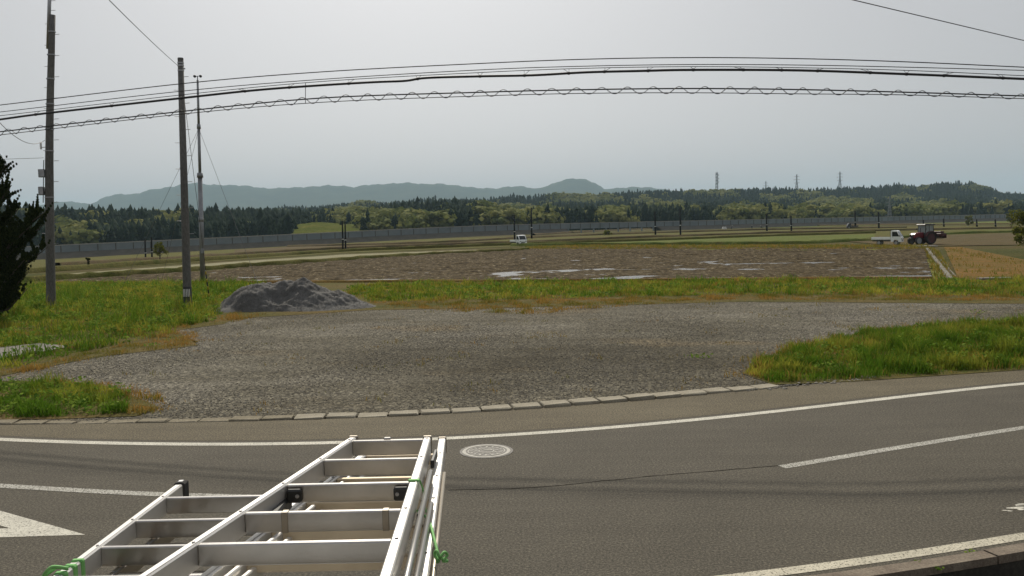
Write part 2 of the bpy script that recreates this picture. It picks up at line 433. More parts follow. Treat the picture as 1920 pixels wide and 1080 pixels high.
# centre line follows its own pixels
cw = [P(*p)[:2] for p in ((-300, 893), (0, 911), (250, 925), (480, 932), (620, 935))]
def pline(name, pts, wdt, mat, z):
    pts = np.array([p[:2] for p in smoothpoly([np.r_[p, 0] for p in pts], 5)]); t = np.gradient(pts, axis=0)
    nrm = np.c_[-t[:, 1], t[:, 0]]/np.linalg.norm(t, axis=1)[:, None]
    return struct(strip(name, pts-nrm*wdt/2, pts+nrm*wdt/2, z, mat))
pline('centre_line', cw, .17, 'paint_worn', .004)
pline('centre_line', [P(*p)[:2] for p in ((1466, 876), (1700, 837), (1920, 802), (2100, 775))], .17, 'paint_worn', .004)
# crack along the centre joint
def ribbon(name, px, wdt, mat, z=.003):
    pts = smoothpoly([np.r_[P(*p)[:2], 0] for p in px], 8)
    pts = [q+np.array([0, random.uniform(-.012, .012), 0]) for q in pts]
    a = np.array([q[:2]-[0, wdt/2*random.uniform(.3, 1.4)] for q in pts]); b = np.array([q[:2]+[0, wdt/2*random.uniform(.3, 1.4)] for q in pts])
    return struct(strip(name, a, b, z, mat))
ribbon('road_crack', [(840, 919), (1000, 914), (1200, 895), (1330, 884), (1462, 873)], .018, 'crack')
# hollow diamond painted on the near lane
def diamond():
    tip = P(160, 1003)[:2]; top = P(0, 958)[:2]; bot = P(0, 1008)[:2]
    a = top-tip; b = bot-tip; L = 2.45
    ua = a/np.linalg.norm(a); ub = b/np.linalg.norm(b)
    p1 = tip+ua*L; p2 = tip+ub*L; far = p1+p2-tip
    c = (tip+far)/2; out = [tip, p1, far, p2]; k = .53; inn = [c+(q-c)*k for q in out]
    V = [(q[0], q[1], .004) for q in out]+[(q[0], q[1], .004) for q in inn]
    mb = MB().add(V, [(i, (i+1) % 4, (i+1) % 4+4, i+4) for i in range(4)])
    o = mb.build('road_diamond_marking', 'paint_white'); struct(o)
diamond()
# flakes of an old marking at the right
mb = MB()
for px, py, a, b in ((1906, 952, .16, .04), (1916, 948, .12, .05), (1886, 957, .05, .02), (1893, 958, .04, .02), (1912, 955, .05, .03), (1930, 946, .2, .05)):
    c = P(px, py, .004); n = 9
    mb.add([(c[0]+a*math.cos(q*6.283/n)*random.uniform(.6, 1.1), c[1]+b*math.sin(q*6.283/n)*random.uniform(.6, 1.1), .0042) for q in range(n)], [tuple(range(n))])
struct(mb.build('worn_road_paint', 'paint_white'))

# ------------------------------------------------------------------ land
def land():
    xa = np.unique(np.r_[np.linspace(-7200, -700, 14), np.linspace(-600, 600, 201), np.linspace(700, 7200, 14)])
    ya = np.unique(np.r_[np.array([-900, -400, -100]), np.linspace(-20, 600, 125), np.linspace(700, 9000, 30)])
    X, Y = np.meshgrid(xa, ya); Z = zt(X, Y)-.06
    nx, ny = len(xa), len(ya); idx = np.arange(nx*ny).reshape(ny, nx)
    Fi = np.stack([idx[:-1, :-1], idx[:-1, 1:], idx[1:, 1:], idx[1:, :-1]], -1).reshape(-1, 4)
    cx = X.ravel()[Fi].mean(1); cy = Y.ravel()[Fi].mean(1)
    keep = ~((np.abs(cx) < 60) & (cy > -20) & (cy < 15))
    struct(npmesh('ground', np.c_[X.ravel(), Y.ravel(), Z.ravel()], Fi[keep], 'land'))
land()
# near side: kerb, open ditch, yard
k0 = off_curve(yE, NEAR_D, XS); k1 = off_curve(yE, NEAR_D-.20, XS); k2 = off_curve(yE, NEAR_D-.95, XS)
def vstrip(name, a, za, b, zb, mat):
    n = len(a); V = np.vstack([np.c_[a, np.full(n, za)], np.c_[b, np.full(n, zb)]])
    return npmesh(name, V, np.array([(i, i+1, n+i+1, n+i) for i in range(n-1)]), mat)
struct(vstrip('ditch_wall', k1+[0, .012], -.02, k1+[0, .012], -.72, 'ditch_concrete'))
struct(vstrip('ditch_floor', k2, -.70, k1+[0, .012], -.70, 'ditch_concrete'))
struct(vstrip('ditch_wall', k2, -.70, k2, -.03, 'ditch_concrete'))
yb = np.stack([XS, np.full(len(XS), -22.0)], -1)
struct(vstrip('yard', yb, -.03, k2, -.03, 'gravel'))
nk = thing('roadside_kerb', 'stained brownish concrete kerb between the cream edge line and the dark ditch', 'kerb', (0, 0, 0))
s_ = -8.0; j = 0
while s_ < 22:
    L = 1.98; xs = np.linspace(s_+.008, s_+L*.93-.008, 5); a = off_curve(yE, NEAR_D-.20, xs); b = off_curve(yE, NEAR_D+.005, xs)
    h = .035+random.uniform(-.006, .006); n = 5
    V = np.vstack([np.c_[a, np.full(n, -.045)], np.c_[b, np.full(n, -.15)], np.c_[b-[0, .012], np.full(n, h)], np.c_[a+[0, .012], np.full(n, h)]])
    Fc = [(r*n+i, r*n+i+1, ((r+1) % 4)*n+i+1, ((r+1) % 4)*n+i) for r in range(4) for i in range(n-1)]+[(0, n, 2*n, 3*n), (n-1, 4*n-1, 3*n-1, 2*n-1)]
    MB().add(V, Fc).build('kerb_block', 'kerb_dirty', nk); s_ += L*.93; j += 1

# gravel lot
LOT = [(-900, 905), (-200, 735), (0, 700), (60, 688), (180, 664), (372, 642), (318, 618), (420, 600), (440, 590), (690, 574), (900, 570), (1200, 563), (1400, 558), (1920, 560), (2400, 560), (2500, 650)]
lot = [P(*p)[:2] for p in LOT[2:-1]]
kl = [(x, float(yK(x))+.17) for x in np.linspace(P(2400, 600)[0], -14, 60)]
lot_poly = [np.array(q) for q in lot]+[np.array(q) for q in kl]+[np.array([-16.5, 17.0])]
def gravel_lot():
    xs = np.arange(-19, 45, .5); ys = np.arange(15.5, 48, .35)
    o = sheet('gravel_lot', lot_poly, .0, 'gravel', 2.0)
gravel_lot()
# ------------------------------------------------------------------ fields
def field(name, px, off, mat): return sheet(name, pxpoly(px), off, mat, 8.0)
field('grass_field', [(-150, 500), (-150, 470), (105, 487), (430, 463), (700, 452), (960, 444), (1300, 433), (1800, 424), (2050, 424), (2050, 445), (1700, 447), (1200, 456), (920, 464), (640, 474), (440, 487), (105, 508)], -.020, 'field_olive')
field('pale_farm_track', [(105, 522), (-150, 540), (-150, 531), (105, 514), (440, 490), (640, 477), (920, 467), (960, 466), (920, 470), (640, 484), (440, 498)], -.030, 'field_pale')
field('green_field', [(940, 462), (1000, 458.5), (1200, 452), (1450, 443), (1640, 439), (1640, 450), (1480, 457), (1200, 459)], .012, 'field_green')
field('green_field', [(540, 463), (800, 456), (920, 452), (920, 456.5), (640, 467), (440, 479), (440, 468)], .012, 'field_brown')
field('ploughed_field', [(1580, 452), (1650, 443), (1760, 441), (1920, 436), (2060, 434), (2060, 457), (1920, 459), (1780, 461), (1690, 462)], .015, 'field_brown')
field('green_field', [(1300, 421), (1500, 418), (1750, 415.5), (2050, 414), (2050, 420), (1700, 422), (1400, 428)], .02, 'field_green')
field('rust_field', [(1770, 463), (1800, 463), (1925, 488), (2050, 500), (2050, 529), (1800, 529)], .014, 'field_rust')
field('grass_bank', [(985, 469), (985, 463), (1080, 459.5), (1735, 459.5), (1760, 470), (1798, 529), (1752, 529), (1732, 470)], .02, 'field_yellow')
field('verge', [(-500, 690), (-500, 545), (0, 540), (105, 531), (400, 530), (1750, 523), (1800, 523), (2450, 520), (2450, 570), (1920, 570), (1400, 566), (1200, 571), (900, 578), (690, 582), (440, 598), (420, 608), (330, 620), (372, 648), (180, 670), (60, 694), (0, 706)], .012, 'verge_soil')
field('grass_verge', [(1390, 700), (1440, 668), (1530, 643), (1650, 617), (1800, 607), (1920, 600), (2300, 590), (2300, 668), (1920, 694), (1600, 716), (1450, 722)], .012, 'verge_soil')
field('grass_verge', [(-200, 720), (40, 714), (210, 722), (262, 748), (300, 765), (255, 781), (120, 786), (-200, 790)], .012, 'verge_soil')

# ploughed paddy: real clods standing out of a sheet of water
PAD = [(105, 531), (400, 530), (1000, 527), (1748, 522), (1734, 464), (1050, 464), (900, 472), (640, 489), (390, 508), (105, 526)]
pad_w = [G(*p)[:2] for p in PAD]
def paddy():
    pw = np.array(pad_w); x0, y0 = pw.min(0); x1, y1 = pw.max(0)
    xs = np.arange(x0, x1, .28); ys = np.arange(y0, y1, .26); X, Y = np.meshgrid(xs, ys)
    r = RNG.random(X.shape)
    def smooth(n, k):
        for _ in range(k): n = (n+np.roll(n, 1, 0)+np.roll(n, -1, 0)+np.roll(n, 1, 1)+np.roll(n, -1, 1))/5
        return (n-n.mean())/n.std()
    big = smooth(RNG.random(X.shape), 60); mid = smooth(RNG.random(X.shape), 3)
    for _ in range(5): mid = (mid+np.roll(mid, 1, 1)+np.roll(mid, -1, 1))/3
    mid = (mid-mid.mean())/mid.std(); fine = smooth(r, 1)
    rows = np.sin((Y+.06*X)*2*math.pi/2.2+big)
    pud = smooth(RNG.random(X.shape), 5)
    for _ in range(44): pud = (pud+np.roll(pud, 1, 1)+np.roll(pud, -1, 1))/3
    for _ in range(12): pud = (pud+np.roll(pud, 1, 0)+np.roll(pud, -1, 0))/3
    pud = (pud-pud.mean())/pud.std()
    px, py = proj(X, Y, zt(X, Y))
    wet = np.clip((py-503)/20, 0, 1)*.75+1.15*np.exp(-((px-1450)/420)**2)*np.clip((py-474)/30, 0, 1)-.25
    sm = np.clip(wet, 0, 1); Z = (.034*fine+.036*mid)*(1-.45*sm)+.03*rows*(1-.3*sm)+.062-.022*sm
    Z = Z-.36*np.clip(pud-(1.45-1.5*np.clip(wet, 0, 1.1)-.25*big), 0, .3)
    idx = np.arange(X.size).reshape(X.shape)
    Fi = np.stack([idx[:-1, :-1], idx[:-1, 1:], idx[1:, 1:], idx[1:, :-1]], -1).reshape(-1, 4)
    c = np.c_[X.ravel()[Fi].mean(1), Y.ravel()[Fi].mean(1)]
    k = inpoly(c[:, 0], c[:, 1], pad_w)
    Zw = zt(X, Y)-.02+Z
    struct(npmesh('ploughed_paddy', np.c_[X.ravel(), Y.ravel(), Zw.ravel()], Fi[k], 'soil'))
    sheet('paddy_water', pad_w, -.032, 'water', 4.0)
paddy()
def bank(name, px, wdt, hgt, mat, label=None):
    pts = [G(*p) for p in px]; pts = smoothpoly(pts, 10)
    n = len(pts); A = np.array(pts); A[:, 2] = zt(A[:, 0], A[:, 1]); t = np.gradient(A[:, :2], axis=0); nr = np.c_[-t[:, 1], t[:, 0]]/np.linalg.norm(t, axis=1)[:, None]
    V = []
    for k, (d, h) in enumerate(((-1, -.08), (-.55, .8), (0, 1), (.55, .8), (1, -.08))):
        q = A.copy(); j = RNG.uniform(.75, 1.25, (n, 1)); q[:, :2] += nr*d*wdt/2*j; q[:, 2] += (h*hgt*RNG.uniform(.75, 1.2, n) if h > 0 else h); V.append(q)
    Fi = np.array([(r*n+i, r*n+i+1, (r+1)*n+i+1, (r+1)*n+i) for r in range(4) for i in range(n-1)])
    return struct(npmesh(name, np.vstack(V), Fi, mat))
bank('field_bank', [(-120, 538), (105, 523), (300, 511), (440, 501), (640, 488), (800, 478), (920, 472.5), (990, 469)], 1.0, .38, 'field_olive')
bank('field_bank', [(-120, 522), (105, 507.5), (440, 485), (640, 472), (800, 465.5), (960, 459.5), (1200, 452), (1450, 443), (1640, 437)], 1.2, .5, 'field_olive')
bank('field_bank', [(105, 498), (440, 478), (640, 467), (920, 457), (1200, 446), (1450, 437.5), (1700, 432), (1920, 428)], 1.6, .5, 'field_brown')
bank('field_bank', [(540, 463), (800, 456), (1000, 446), (1200, 438), (1450, 431), (1700, 427)], 1.6, .5, 'field_brown')
bank('field_bank', [(960, 461), (1200, 459), (1480, 457), (1580, 453), (1660, 449.5), (1760, 440), (1920, 435), (2050, 432)], 1.2, .45, 'field_green')
bank('field_bank', [(1000, 441), (1200, 430), (1345, 427), (1600, 423), (1920, 420)], 2, .6, 'field_brown')
bank('paddy_kerb', [(100, 531.5), (400, 531), (1000, 528), (1748, 522.5)], .7, .16, 'field_rust')
struct(sheet('flooded_strip', pxpoly([(428, 466.5), (430, 464.5), (540, 460), (545, 461.5)]), .03, 'water', 8))

# ------------------------------------------------------------------ stones, grass
def scatter(poly, dens, rng=RNG):
    p = np.array([q[:2] for q in poly]); a = p.min(0); b = p.max(0); n = int((b-a).prod()*dens)
    x = rng.uniform(a[0], b[0], n); y = rng.uniform(a[1], b[1], n); k = inpoly(x, y, p); return x[k], y[k]
def blobnoise(x, y, s, seed=0):
    r = np.random.default_rng(seed); v = np.zeros_like(x)
    for k in range(10):
        a = r.uniform(0, 6.283); f = r.uniform(.5, 1.6)/s; v += np.sin((x*math.cos(a)+y*math.sin(a))*f*6.283+r.uniform(0, 6.283))
    return v/math.sqrt(5)
OCT_V = np.array([(1, 0, 0), (-1, 0, 0), (0, 1, 0), (0, -1, 0), (0, 0, 1), (0, 0, -1)], float)
OCT_F = np.array([(0, 2, 4), (2, 1, 4), (1, 3, 4), (3, 0, 4), (2, 0, 5), (1, 2, 5), (3, 1, 5), (0, 3, 5)])
def stones(name, x, y, z, smin, smax, mat, label, tintpow=1.5):
    n = len(x); s = RNG.uniform(smin, smax, n)**1.0
    V = OCT_V[None]*RNG.uniform(.6, 1.15, (n, 6, 1)); a = RNG.uniform(0, 6.283, n); ca, sa = np.cos(a), np.sin(a)
    V = V*np.array([1, .8, .36]); Vx = V[..., 0]*ca[:, None]-V[..., 1]*sa[:, None]; Vy = V[..., 0]*sa[:, None]+V[..., 1]*ca[:, None]
    V = np.stack([Vx, Vy, V[..., 2]], -1)*s[:, None, None]+np.stack([x, y, z+s*.2], -1)[:, None]
    Fi = (OCT_F[None]+(np.arange(n)*6)[:, None, None]).reshape(-1, 3)
    o = npmesh(name, V.reshape(-1, 3), Fi, mat, np.repeat(RNG.random(n)**tintpow, 6))
    return tag(o, label, 'gravel', kind='stuff')
x, y = scatter(lot_poly, 260); k = (RNG.random(len(y)) < np.clip(1.35-(y-16)/20, .12, 1)) & (y < 42) & (np.abs(x) < y*.63+1); x, y = x[k], y[k]
d = blobnoise(x, y, 6, 3); k = RNG.random(len(x)) < np.clip(.55+.3*d, .12, 1); x, y = x[k], y[k]
stones('loose_gravel', x, y, np.zeros(len(x)), .008, .028, 'stone_chip', 'loose grey stone chips strewn over the gravel lot')

def grass(name, sets, mat, label, cat='grass', seg=True):
    VV, FF, TT, n0 = [], [], [], 0
    for x, y, hmin, hmax, wd, t0, t1 in sets:
        n = len(x)
        if n == 0: continue
        h = RNG.uniform(hmin, hmax, n)*np.clip(.85+.5*blobnoise(x, y, 1.6, 31), .25, 1.9); a = RNG.uniform(0, 6.283, n); b = RNG.uniform(0, 6.283, n); l = h*RNG.uniform(.15, .75, n)
        z = zt(x, y); wv = wd*RNG.uniform(.6, 1.3, n)
        dx, dy = np.cos(a)*wv/2, np.sin(a)*wv/2; lx, ly = np.cos(b)*l, np.sin(b)*l
        base = np.stack([x, y, z], -1)
        mid = base+np.stack([lx*.35, ly*.35, h*.6], -1); tip = base+np.stack([lx, ly, h*RNG.uniform(.82, 1.0, n)], -1)
        dv = np.stack([dx, dy, np.zeros(n)], -1)
        V = np.stack([base-dv, base+dv, mid+dv*.75, mid-dv*.75, tip], 1)
        f = np.array([(0, 1, 2), (0, 2, 3), (3, 2, 4)])
        Fi = (f[None]+(np.arange(n)*5)[:, None, None]).reshape(-1, 3)+n0
        VV.append(V.reshape(-1, 3)); FF.append(Fi); n0 += n*5
        tt = np.clip(RNG.uniform(t0, t1, n)+.24*blobnoise(x, y, 5, 11)+.24*blobnoise(x, y, 1.1, 12), 0, 1); TT.append(np.repeat(tt, 5))
    o = npmesh(name, np.vstack(VV), np.vstack(FF), mat, np.concatenate(TT)); return tag(o, label, cat, kind='stuff')
def thin(x, y, s, lo, seed, bias=.5):
    k = RNG.random(len(x)) < np.clip(bias+.5*blobnoise(x, y, s, seed), lo, 1); return x[k], y[k]
RP = pxpoly([(1395, 700), (1440, 668), (1530, 643), (1650, 617), (1800, 607), (1920, 600), (2200, 592), (2200, 672), (1920, 693), (1600, 713), (1450, 719)])
RPi = pxpoly([(1455, 700), (1500, 668), (1590, 645), (1700, 625), (1850, 612), (2200, 598), (2200, 662), (1920, 689), (1600, 708)])
LP = pxpoly([(-200, 722), (40, 716), (205, 726), (245, 748), (240, 775), (120, 783), (-200, 788)])
LF = pxpoly([(-300, 690), (-300, 545), (0, 541), (105, 533), (420, 531), (500, 533), (445, 560), (415, 590), (395, 604), (310, 617), (330, 625), (180, 655), (60, 684), (0, 696)])
SLAB = pxpoly([(-60, 662), (0, 654), (75, 646), (134, 652), (80, 662), (0, 674), (-60, 684)])
ST = pxpoly([(640, 545), (700, 533), (1000, 530), (1400, 526), (1800, 527), (2300, 526), (2300, 556), (1920, 556), (1400, 553), (1200, 557), (1000, 562), (760, 566), (690, 566)])
def minus(xy, poly): k = ~inpoly(xy[0], xy[1], poly); return xy[0][k], xy[1][k]
gs = []
x, y = scatter(RP, 650); gs.append((*thin(x, y, 3, .25, 1, .7), .08, .24, .016, .0, .32))
x, y = scatter(RPi, 900); gs.append((*thin(x, y, 1.4, .05, 2, .45), .13, .38, .017, 0, .32))
x, y = scatter(LP, 900); gs.append((*thin(x, y, 1.5, .2, 4, .7), .06, .26, .016, 0, .35))
x, y = minus(scatter(LF, 190), SLAB); k = (x > -.64*y); x, y = x[k], y[k]; gs.append((*thin(x, y, 4, .25, 5, .75), .08, .30, .026, .05, .6))
x, y = minus(scatter(LF, 40), SLAB); k = (x > -.64*y); x, y = x[k], y[k]; gs.append((*thin(x, y, 6, .05, 6, .4), .25, .55, .026, 0, .4))
x, y = scatter(ST, 130); gs.append((*thin(x, y, 5, .3, 7, .75), .08, .24, .028, .1, .75))
x, y = scatter(ST, 60); gs.append((*thin(x, y, 4, .03, 8, .35), .2, .42, .03, 0, .4))
grass('verge_grass', gs, 'grass', 'green spring grass growing on the verges round the gravel lot')
ds = []
EDG = [pxpoly(q) for q in ([(60, 690), (180, 660), (300, 630), (376, 640), (340, 652), (180, 672), (70, 696)], [(0, 700), (60, 690), (70, 696), (0, 712)],
      [(230, 735), (300, 745), (325, 765), (260, 782), (235, 776)], [(1388, 698), (1430, 668), (1500, 650), (1480, 690), (1440, 716)],
      [(690, 568), (1000, 563), (1200, 558), (1400, 554), (1920, 556), (1920, 565), (1400, 563), (1200, 572), (1000, 590), (850, 585)],
      [(390, 600), (430, 586), (500, 590), (440, 604)], [(1000, 530), (1800, 523), (1800, 530), (1000, 534)])]
x, y = scatter(RP, 130); ds.append((*thin(x, y, 1.6, .02, 18, .3), .10, .34, .014, .2, 1))
x, y = scatter(ST, 110); ds.append((*thin(x, y, 4, .02, 19, .35), .06, .2, .03, .2, 1))
x, y = minus(scatter(LF, 80), SLAB); k = (x > -.64*y); x, y = x[k], y[k]; ds.append((*thin(x, y, 4, .02, 20, .2), .06, .25, .026, .1, .9))
for q in EDG:
    x, y = scatter(q, 300); ds.append((*thin(x, y, 2, .1, 9, .5), .04, .16, .02, .1, 1))
x, y = scatter(pxpoly([(1770, 466), (1800, 466), (1920, 490), (2000, 500), (2000, 528), (1800, 528)]), 12); ds.append((*thin(x, y, 5, .0, 12, .3), .08, .26, .05, .0, .5))
x, y = scatter(pxpoly([(985, 468), (985, 463.5), (1080, 460.5), (1735, 460.5), (1760, 472), (1796, 527), (1754, 527), (1733, 468)]), 26); ds.append((x, y, .1, .3, .06, .0, .5))
es = []
for line, n_, sp in (([(0, 704), (60, 690), (180, 664), (372, 643), (318, 618), (420, 602), (440, 592)], 5200, .30), ([(690, 574), (900, 570), (1200, 563), (1400, 558), (1920, 560), (2100, 560)], 9000, .75),
                     ([(1450, 719), (1392, 700), (1440, 668), (1530, 643), (1650, 617), (1800, 607), (1920, 600), (2100, 594)], 3600, .28), ([(0, 718), (40, 714), (210, 722), (262, 748), (300, 765), (255, 781)], 1800, .22)):
    A_, _q = resample([np.r_[P(*p)[:2], 0] for p in line], 400); k = RNG.integers(0, 400, n_); o2 = RNG.normal(0, sp, (n_, 2))
    ex, ey = A_[k, 0]+o2[:, 0], A_[k, 1]+o2[:, 1]; kk = ey > yK(ex)+.42; ex, ey = ex[kk], ey[kk]; es.append((ex, ey))
    ds.append((*thin(ex, ey, 1.2, .1, 40, .5), .03, .13, .018, .0, 1))
x, y = scatter(lot_poly, 4); k = (np.abs(x) < y*.63) & (y < 42); x, y = thin(x[k], y[k], 3, .0, 41, -.15)
x = np.repeat(x, 8)+RNG.normal(0, .12, len(x)*8); y = np.repeat(y, 8)+RNG.normal(0, .12, len(y)*8); ds.append((x, y, .03, .10, .014, 0, .8))
grass('dry_grass', ds, 'grass_dry', 'yellowed dry grass along the edges of the gravel lot and paddy')
# broad-leaved weeds
def weeds(name, sets, label):
    VV, FF, TT, n0 = [], [], [], 0
    for x, y, r, h, sz in sets:
        for cx, cy in zip(x, y):
            n = random.randint(10, 22); a = RNG.uniform(0, 6.283, n); rr = r*np.sqrt(RNG.random(n)); zz = h*RNG.random(n)
            c = np.stack([cx+np.cos(a)*rr, cy+np.sin(a)*rr, zt(cx, cy)+zz+.02], -1)
            d1 = RNG.normal(size=(n, 3)); d1[:, 2] *= .5; d1 /= np.linalg.norm(d1, axis=1)[:, None]
            d2 = RNG.normal(size=(n, 3)); d2 -= (d2*d1).sum(1)[:, None]*d1; d2 /= np.linalg.norm(d2, axis=1)[:, None]
            s = sz*RNG.uniform(.6, 1.3, n)[:, None]
            V = np.stack([c-d1*s, c+d2*s*.5, c+d1*s, c-d2*s*.5], 1)
            Fi = np.array([(0, 1, 2), (0, 2, 3)])[None]+(np.arange(n)*4)[:, None, None]+n0
            VV.append(V.reshape(-1, 3)); FF.append(Fi.reshape(-1, 3)); n0 += 4*n; TT.append(np.repeat(RNG.random(n), 4))
    return tag(npmesh(name, np.vstack(VV), np.vstack(FF), 'weed', np.concatenate(TT)), label, 'weeds', kind='stuff')
ws = []
x, y = scatter(LP, 5); ws.append((x, y, .2, .22, .05))
x, y = scatter(RPi, 1.6); ws.append((x, y, .18, .3, .055))
x, y = minus(scatter(LF, 1.4), SLAB); k = x > -.64*y; ws.append((x[k], y[k], .25, .28, .07))
x, y = scatter(ST, 1.1); x, y = thin(x, y, 5, .02, 15, .45); ws.append((x, y, .3, .25, .08))
c_ = [P(325, 638), P(285, 650), P(1835, 588), P(1300, 672), P(1318, 670)]
ws.append((np.array([q[0] for q in c_]), np.array([q[1] for q in c_]), .3, .1, .05))
for px, py in ((1700, 1072), (1735, 1070), (1722, 1066), (1815, 1050), (1824, 1046), (1760, 1078)):
    q = P(px, py, -.05); ws.append((np.array([q[0]]), np.array([q[1]]), .05, .01, .02))
weeds('leafy_weeds', ws, 'low broad leaved weeds dotted through the verge grass')

# ------------------------------------------------------------------ kerb stones between road and gravel
kb = thing('stone_kerb', 'row of flush weathered concrete kerb stones between road and gravel lot', 'kerb')
def stone_mesh(L, wd, h, jit, mt_='kerb_concrete'):
    mb = MB(); mb.bbox((0, 0, 0), (L, wd, h), .018)
    mb.v = [(a+random.uniform(-jit, jit), b+random.uniform(-jit, jit), c+random.uniform(-jit, jit)*.5) for a, b, c in mb.v]
    me = mb.mesh('kerb_stone'); me.materials.append(MATS[mt_]); return me
KM = [stone_mesh(.552, .36, .14, .013) for _ in range(8)]
KD = [stone_mesh(.56, .30, .14, .012, 'kerb_brown') for _ in range(5)]
x = -12.0; i = 0
while x < 5.6:
    s = float(yK(x+.3)-yK(x))/.3; a = math.atan(s)
    if x < 4.6 or random.random() < .6:
        o = bpy.data.objects.new('kerb_stone', random.choice(KM if x > -4.5 else KD)); COL.objects.link(o); o.parent = kb
        dep = -.042 if x < -6 else (-.03 if x < -1 else (0 if x < 3.5 else -.025))
        o.location = (x+.3, float(yK(x+.3))+.17+random.uniform(-.02, .02), -.012+dep+random.uniform(-.010, .014))
        o.rotation_euler = (random.uniform(-.03, .03), random.uniform(-.012, .012), a+random.uniform(-.045, .045))
        o.scale = (1, 1 if x > -8 else .9, 1)
    x += .598*math.cos(a)
# broken edge crumbs where the kerb ends
cx = RNG.uniform(4.6, 8.2, 240); cy = yK(cx)+RNG.normal(.05, .10, 240)
stones('broken_kerb_rubble', cx, cy, np.zeros(240), .012, .06, 'stone_chip', 'crumbled kerb rubble at the foot of the tall grass', .8)
# slab
sl = MB().slab(SLAB, -.04, .05).build('concrete_slab', 'slab'); tag(sl, 'pale concrete slab lying in the grass by the dark juniper', 'slab')

# ------------------------------------------------------------------ gravel heap
def heap():
    o0 = P(555, 578); n, k = 150, 70
    hx, hyw = 3.75, 1.9
    u = np.linspace(-1, 1, n); v = np.linspace(-1, 1, k); U, V = np.meshgrid(u, v)
    X = U*hx; Y = V*hyw
    def g(cx, cy, sx, sy, h, p=1.0):
        r = np.sqrt(((X-cx)/sx)**2+((Y-cy)/sy)**2); return h*np.clip(1-r**p, 0, None)
    Z = np.maximum.reduce([g(.35, .1, 3.1, 1.75, 1.40, 1.0), g(-1.5, .1, 2.2, 1.6, 1.24, 1.7), g(-.6, .35, 2.3, 1.4, 1.22, 1.8), g(1.6, 0, 2.1, 1.5, .72, 1.0), g(-2.5, -.4, 1.2, 1.1, .5, 1.1), g(.9, -.7, 1.6, 1.1, .6, 1)])
    Z -= np.clip(.30*np.exp(-((X+.55)/.55)**2-((Y+.75)/.55)**2), 0, None)*(Z > .3)
    nz = np.zeros_like(X); rr = np.random.default_rng(5)
    for f, a in ((1.2, .07), (2.5, .05), (5, .035), (10, .02)):
        for _ in range(5):
            q = rr.uniform(0, 6.283); nz += a/2*np.sin((X*math.cos(q)+Y*math.sin(q))*f*2+rr.uniform(0, 6.283))
    nz = nz*.75+rr.normal(0, .019, X.shape)
    Z = np.where(Z > 0, np.clip(Z+nz*np.clip(Z*3, 0, 1), -.02, None), -.03)
    idx = np.arange(n*k).reshape(k, n); Fi = np.stack([idx[:-1, :-1], idx[:-1, 1:], idx[1:, 1:], idx[1:, :-1]], -1).reshape(-1, 4)
    keep = Z.ravel()[Fi].max(1) > -.02
    o = npmesh('gravel_pile', np.c_[X.ravel(), Y.ravel(), Z.ravel()], Fi[keep], 'gravel_heap')
    o.location = (o0[0], o0[1], 0.0)
    tag(o, 'heap of grey crushed gravel with a ridged peak at the edge of the lot', 'gravel pile')
    m_ = Z.ravel() > .02; ii = RNG.choice(np.where(m_)[0], 1500)
    x = X.ravel()[ii]+o0[0]+RNG.uniform(-.03, .03, 1500); y = Y.ravel()[ii]+o0[1]; z = Z.ravel()[ii]
    stones('heap_stones', x, y, z, .010, .032, 'heap_chip', 'lumps of broken stone on the slopes of the gravel heap', 1.6)
    xx = o0[0]+RNG.normal(0, 2.6, 700); yy = o0[1]-1.0-np.abs(RNG.normal(0, .6, 700))
    stones('spilled_stones', xx, yy, np.zeros(700), .010, .04, 'heap_chip', 'stones spilled round the foot of the gravel heap', 1.6)
heap()

# ------------------------------------------------------------------ ladders on a roof rack
def along(a, b, t): return np.array(a)+(np.array(b)-np.array(a))*t
def rail(mb, a, b, wd, h):
    """box section rail with top face at the z of a,b"""
    a = np.array(a, float); b = np.array(b, float); d = b-a; L = np.linalg.norm(d); d /= L
    s = np.cross(d, [0, 0, 1]); s /= np.linalg.norm(s); u = np.cross(s, d)
    R = np.stack([s, d, u], -1); mb.bbox((a+b)/2-u*h/2, (wd, L, h), .004, R); return s, d, u
def ladder_half(T, A0, A1, B0, B1, ys, base, rw=.032, rh=.078, mat='alu', rmat=None, rung_h=.066, drop=.004):
    """A0->A1 left rail far->near, B0->B1 right rail; ys = far distances of the rungs"""
    for a, b in ((A0, A1), (B0, B1)):
        mb = MB(); s, d, u = rail(mb, a, b, rw, rh); r_ = mb.build('rail', 'alu_rail' if mat == 'alu' else mat, T, base)
        g = MB(); g.box((np.array(a)+np.array(b))/2+u*.0012-s*rw*.28, (.0035, np.linalg.norm(np.array(b)-np.array(a))-.02, .002), np.stack([s, d, u], -1))
        g.build('groove', 'steel', r_, base)
        for yv in ys:
            t = (yv-a[1])/(b[1]-a[1]); p = along(a, b, t); q = MB(); q.cyl(p-[0, 0, .002], p+[0, 0, .004], .0055, n=8); q.build('rivet', 'steel', r_, base)
    for yv in ys:
        p = along(A0, A1, (yv-A0[1])/(A1[1]-A0[1])); q = along(B0, B1, (yv-B0[1])/(B1[1]-B0[1]))
        d = q-p; L = np.linalg.norm(d); d /= L; s = np.cross([0, 0, 1], d); R = np.stack([d, s, np.array([0, 0, 1.0])], -1)
        mb = MB(); mb.bbox((p+q)/2-[0, 0, rung_h/2+drop], (L-rw*.9, .024, rung_h), .004, R); mb.build('rung', rmat or mat, T, base)
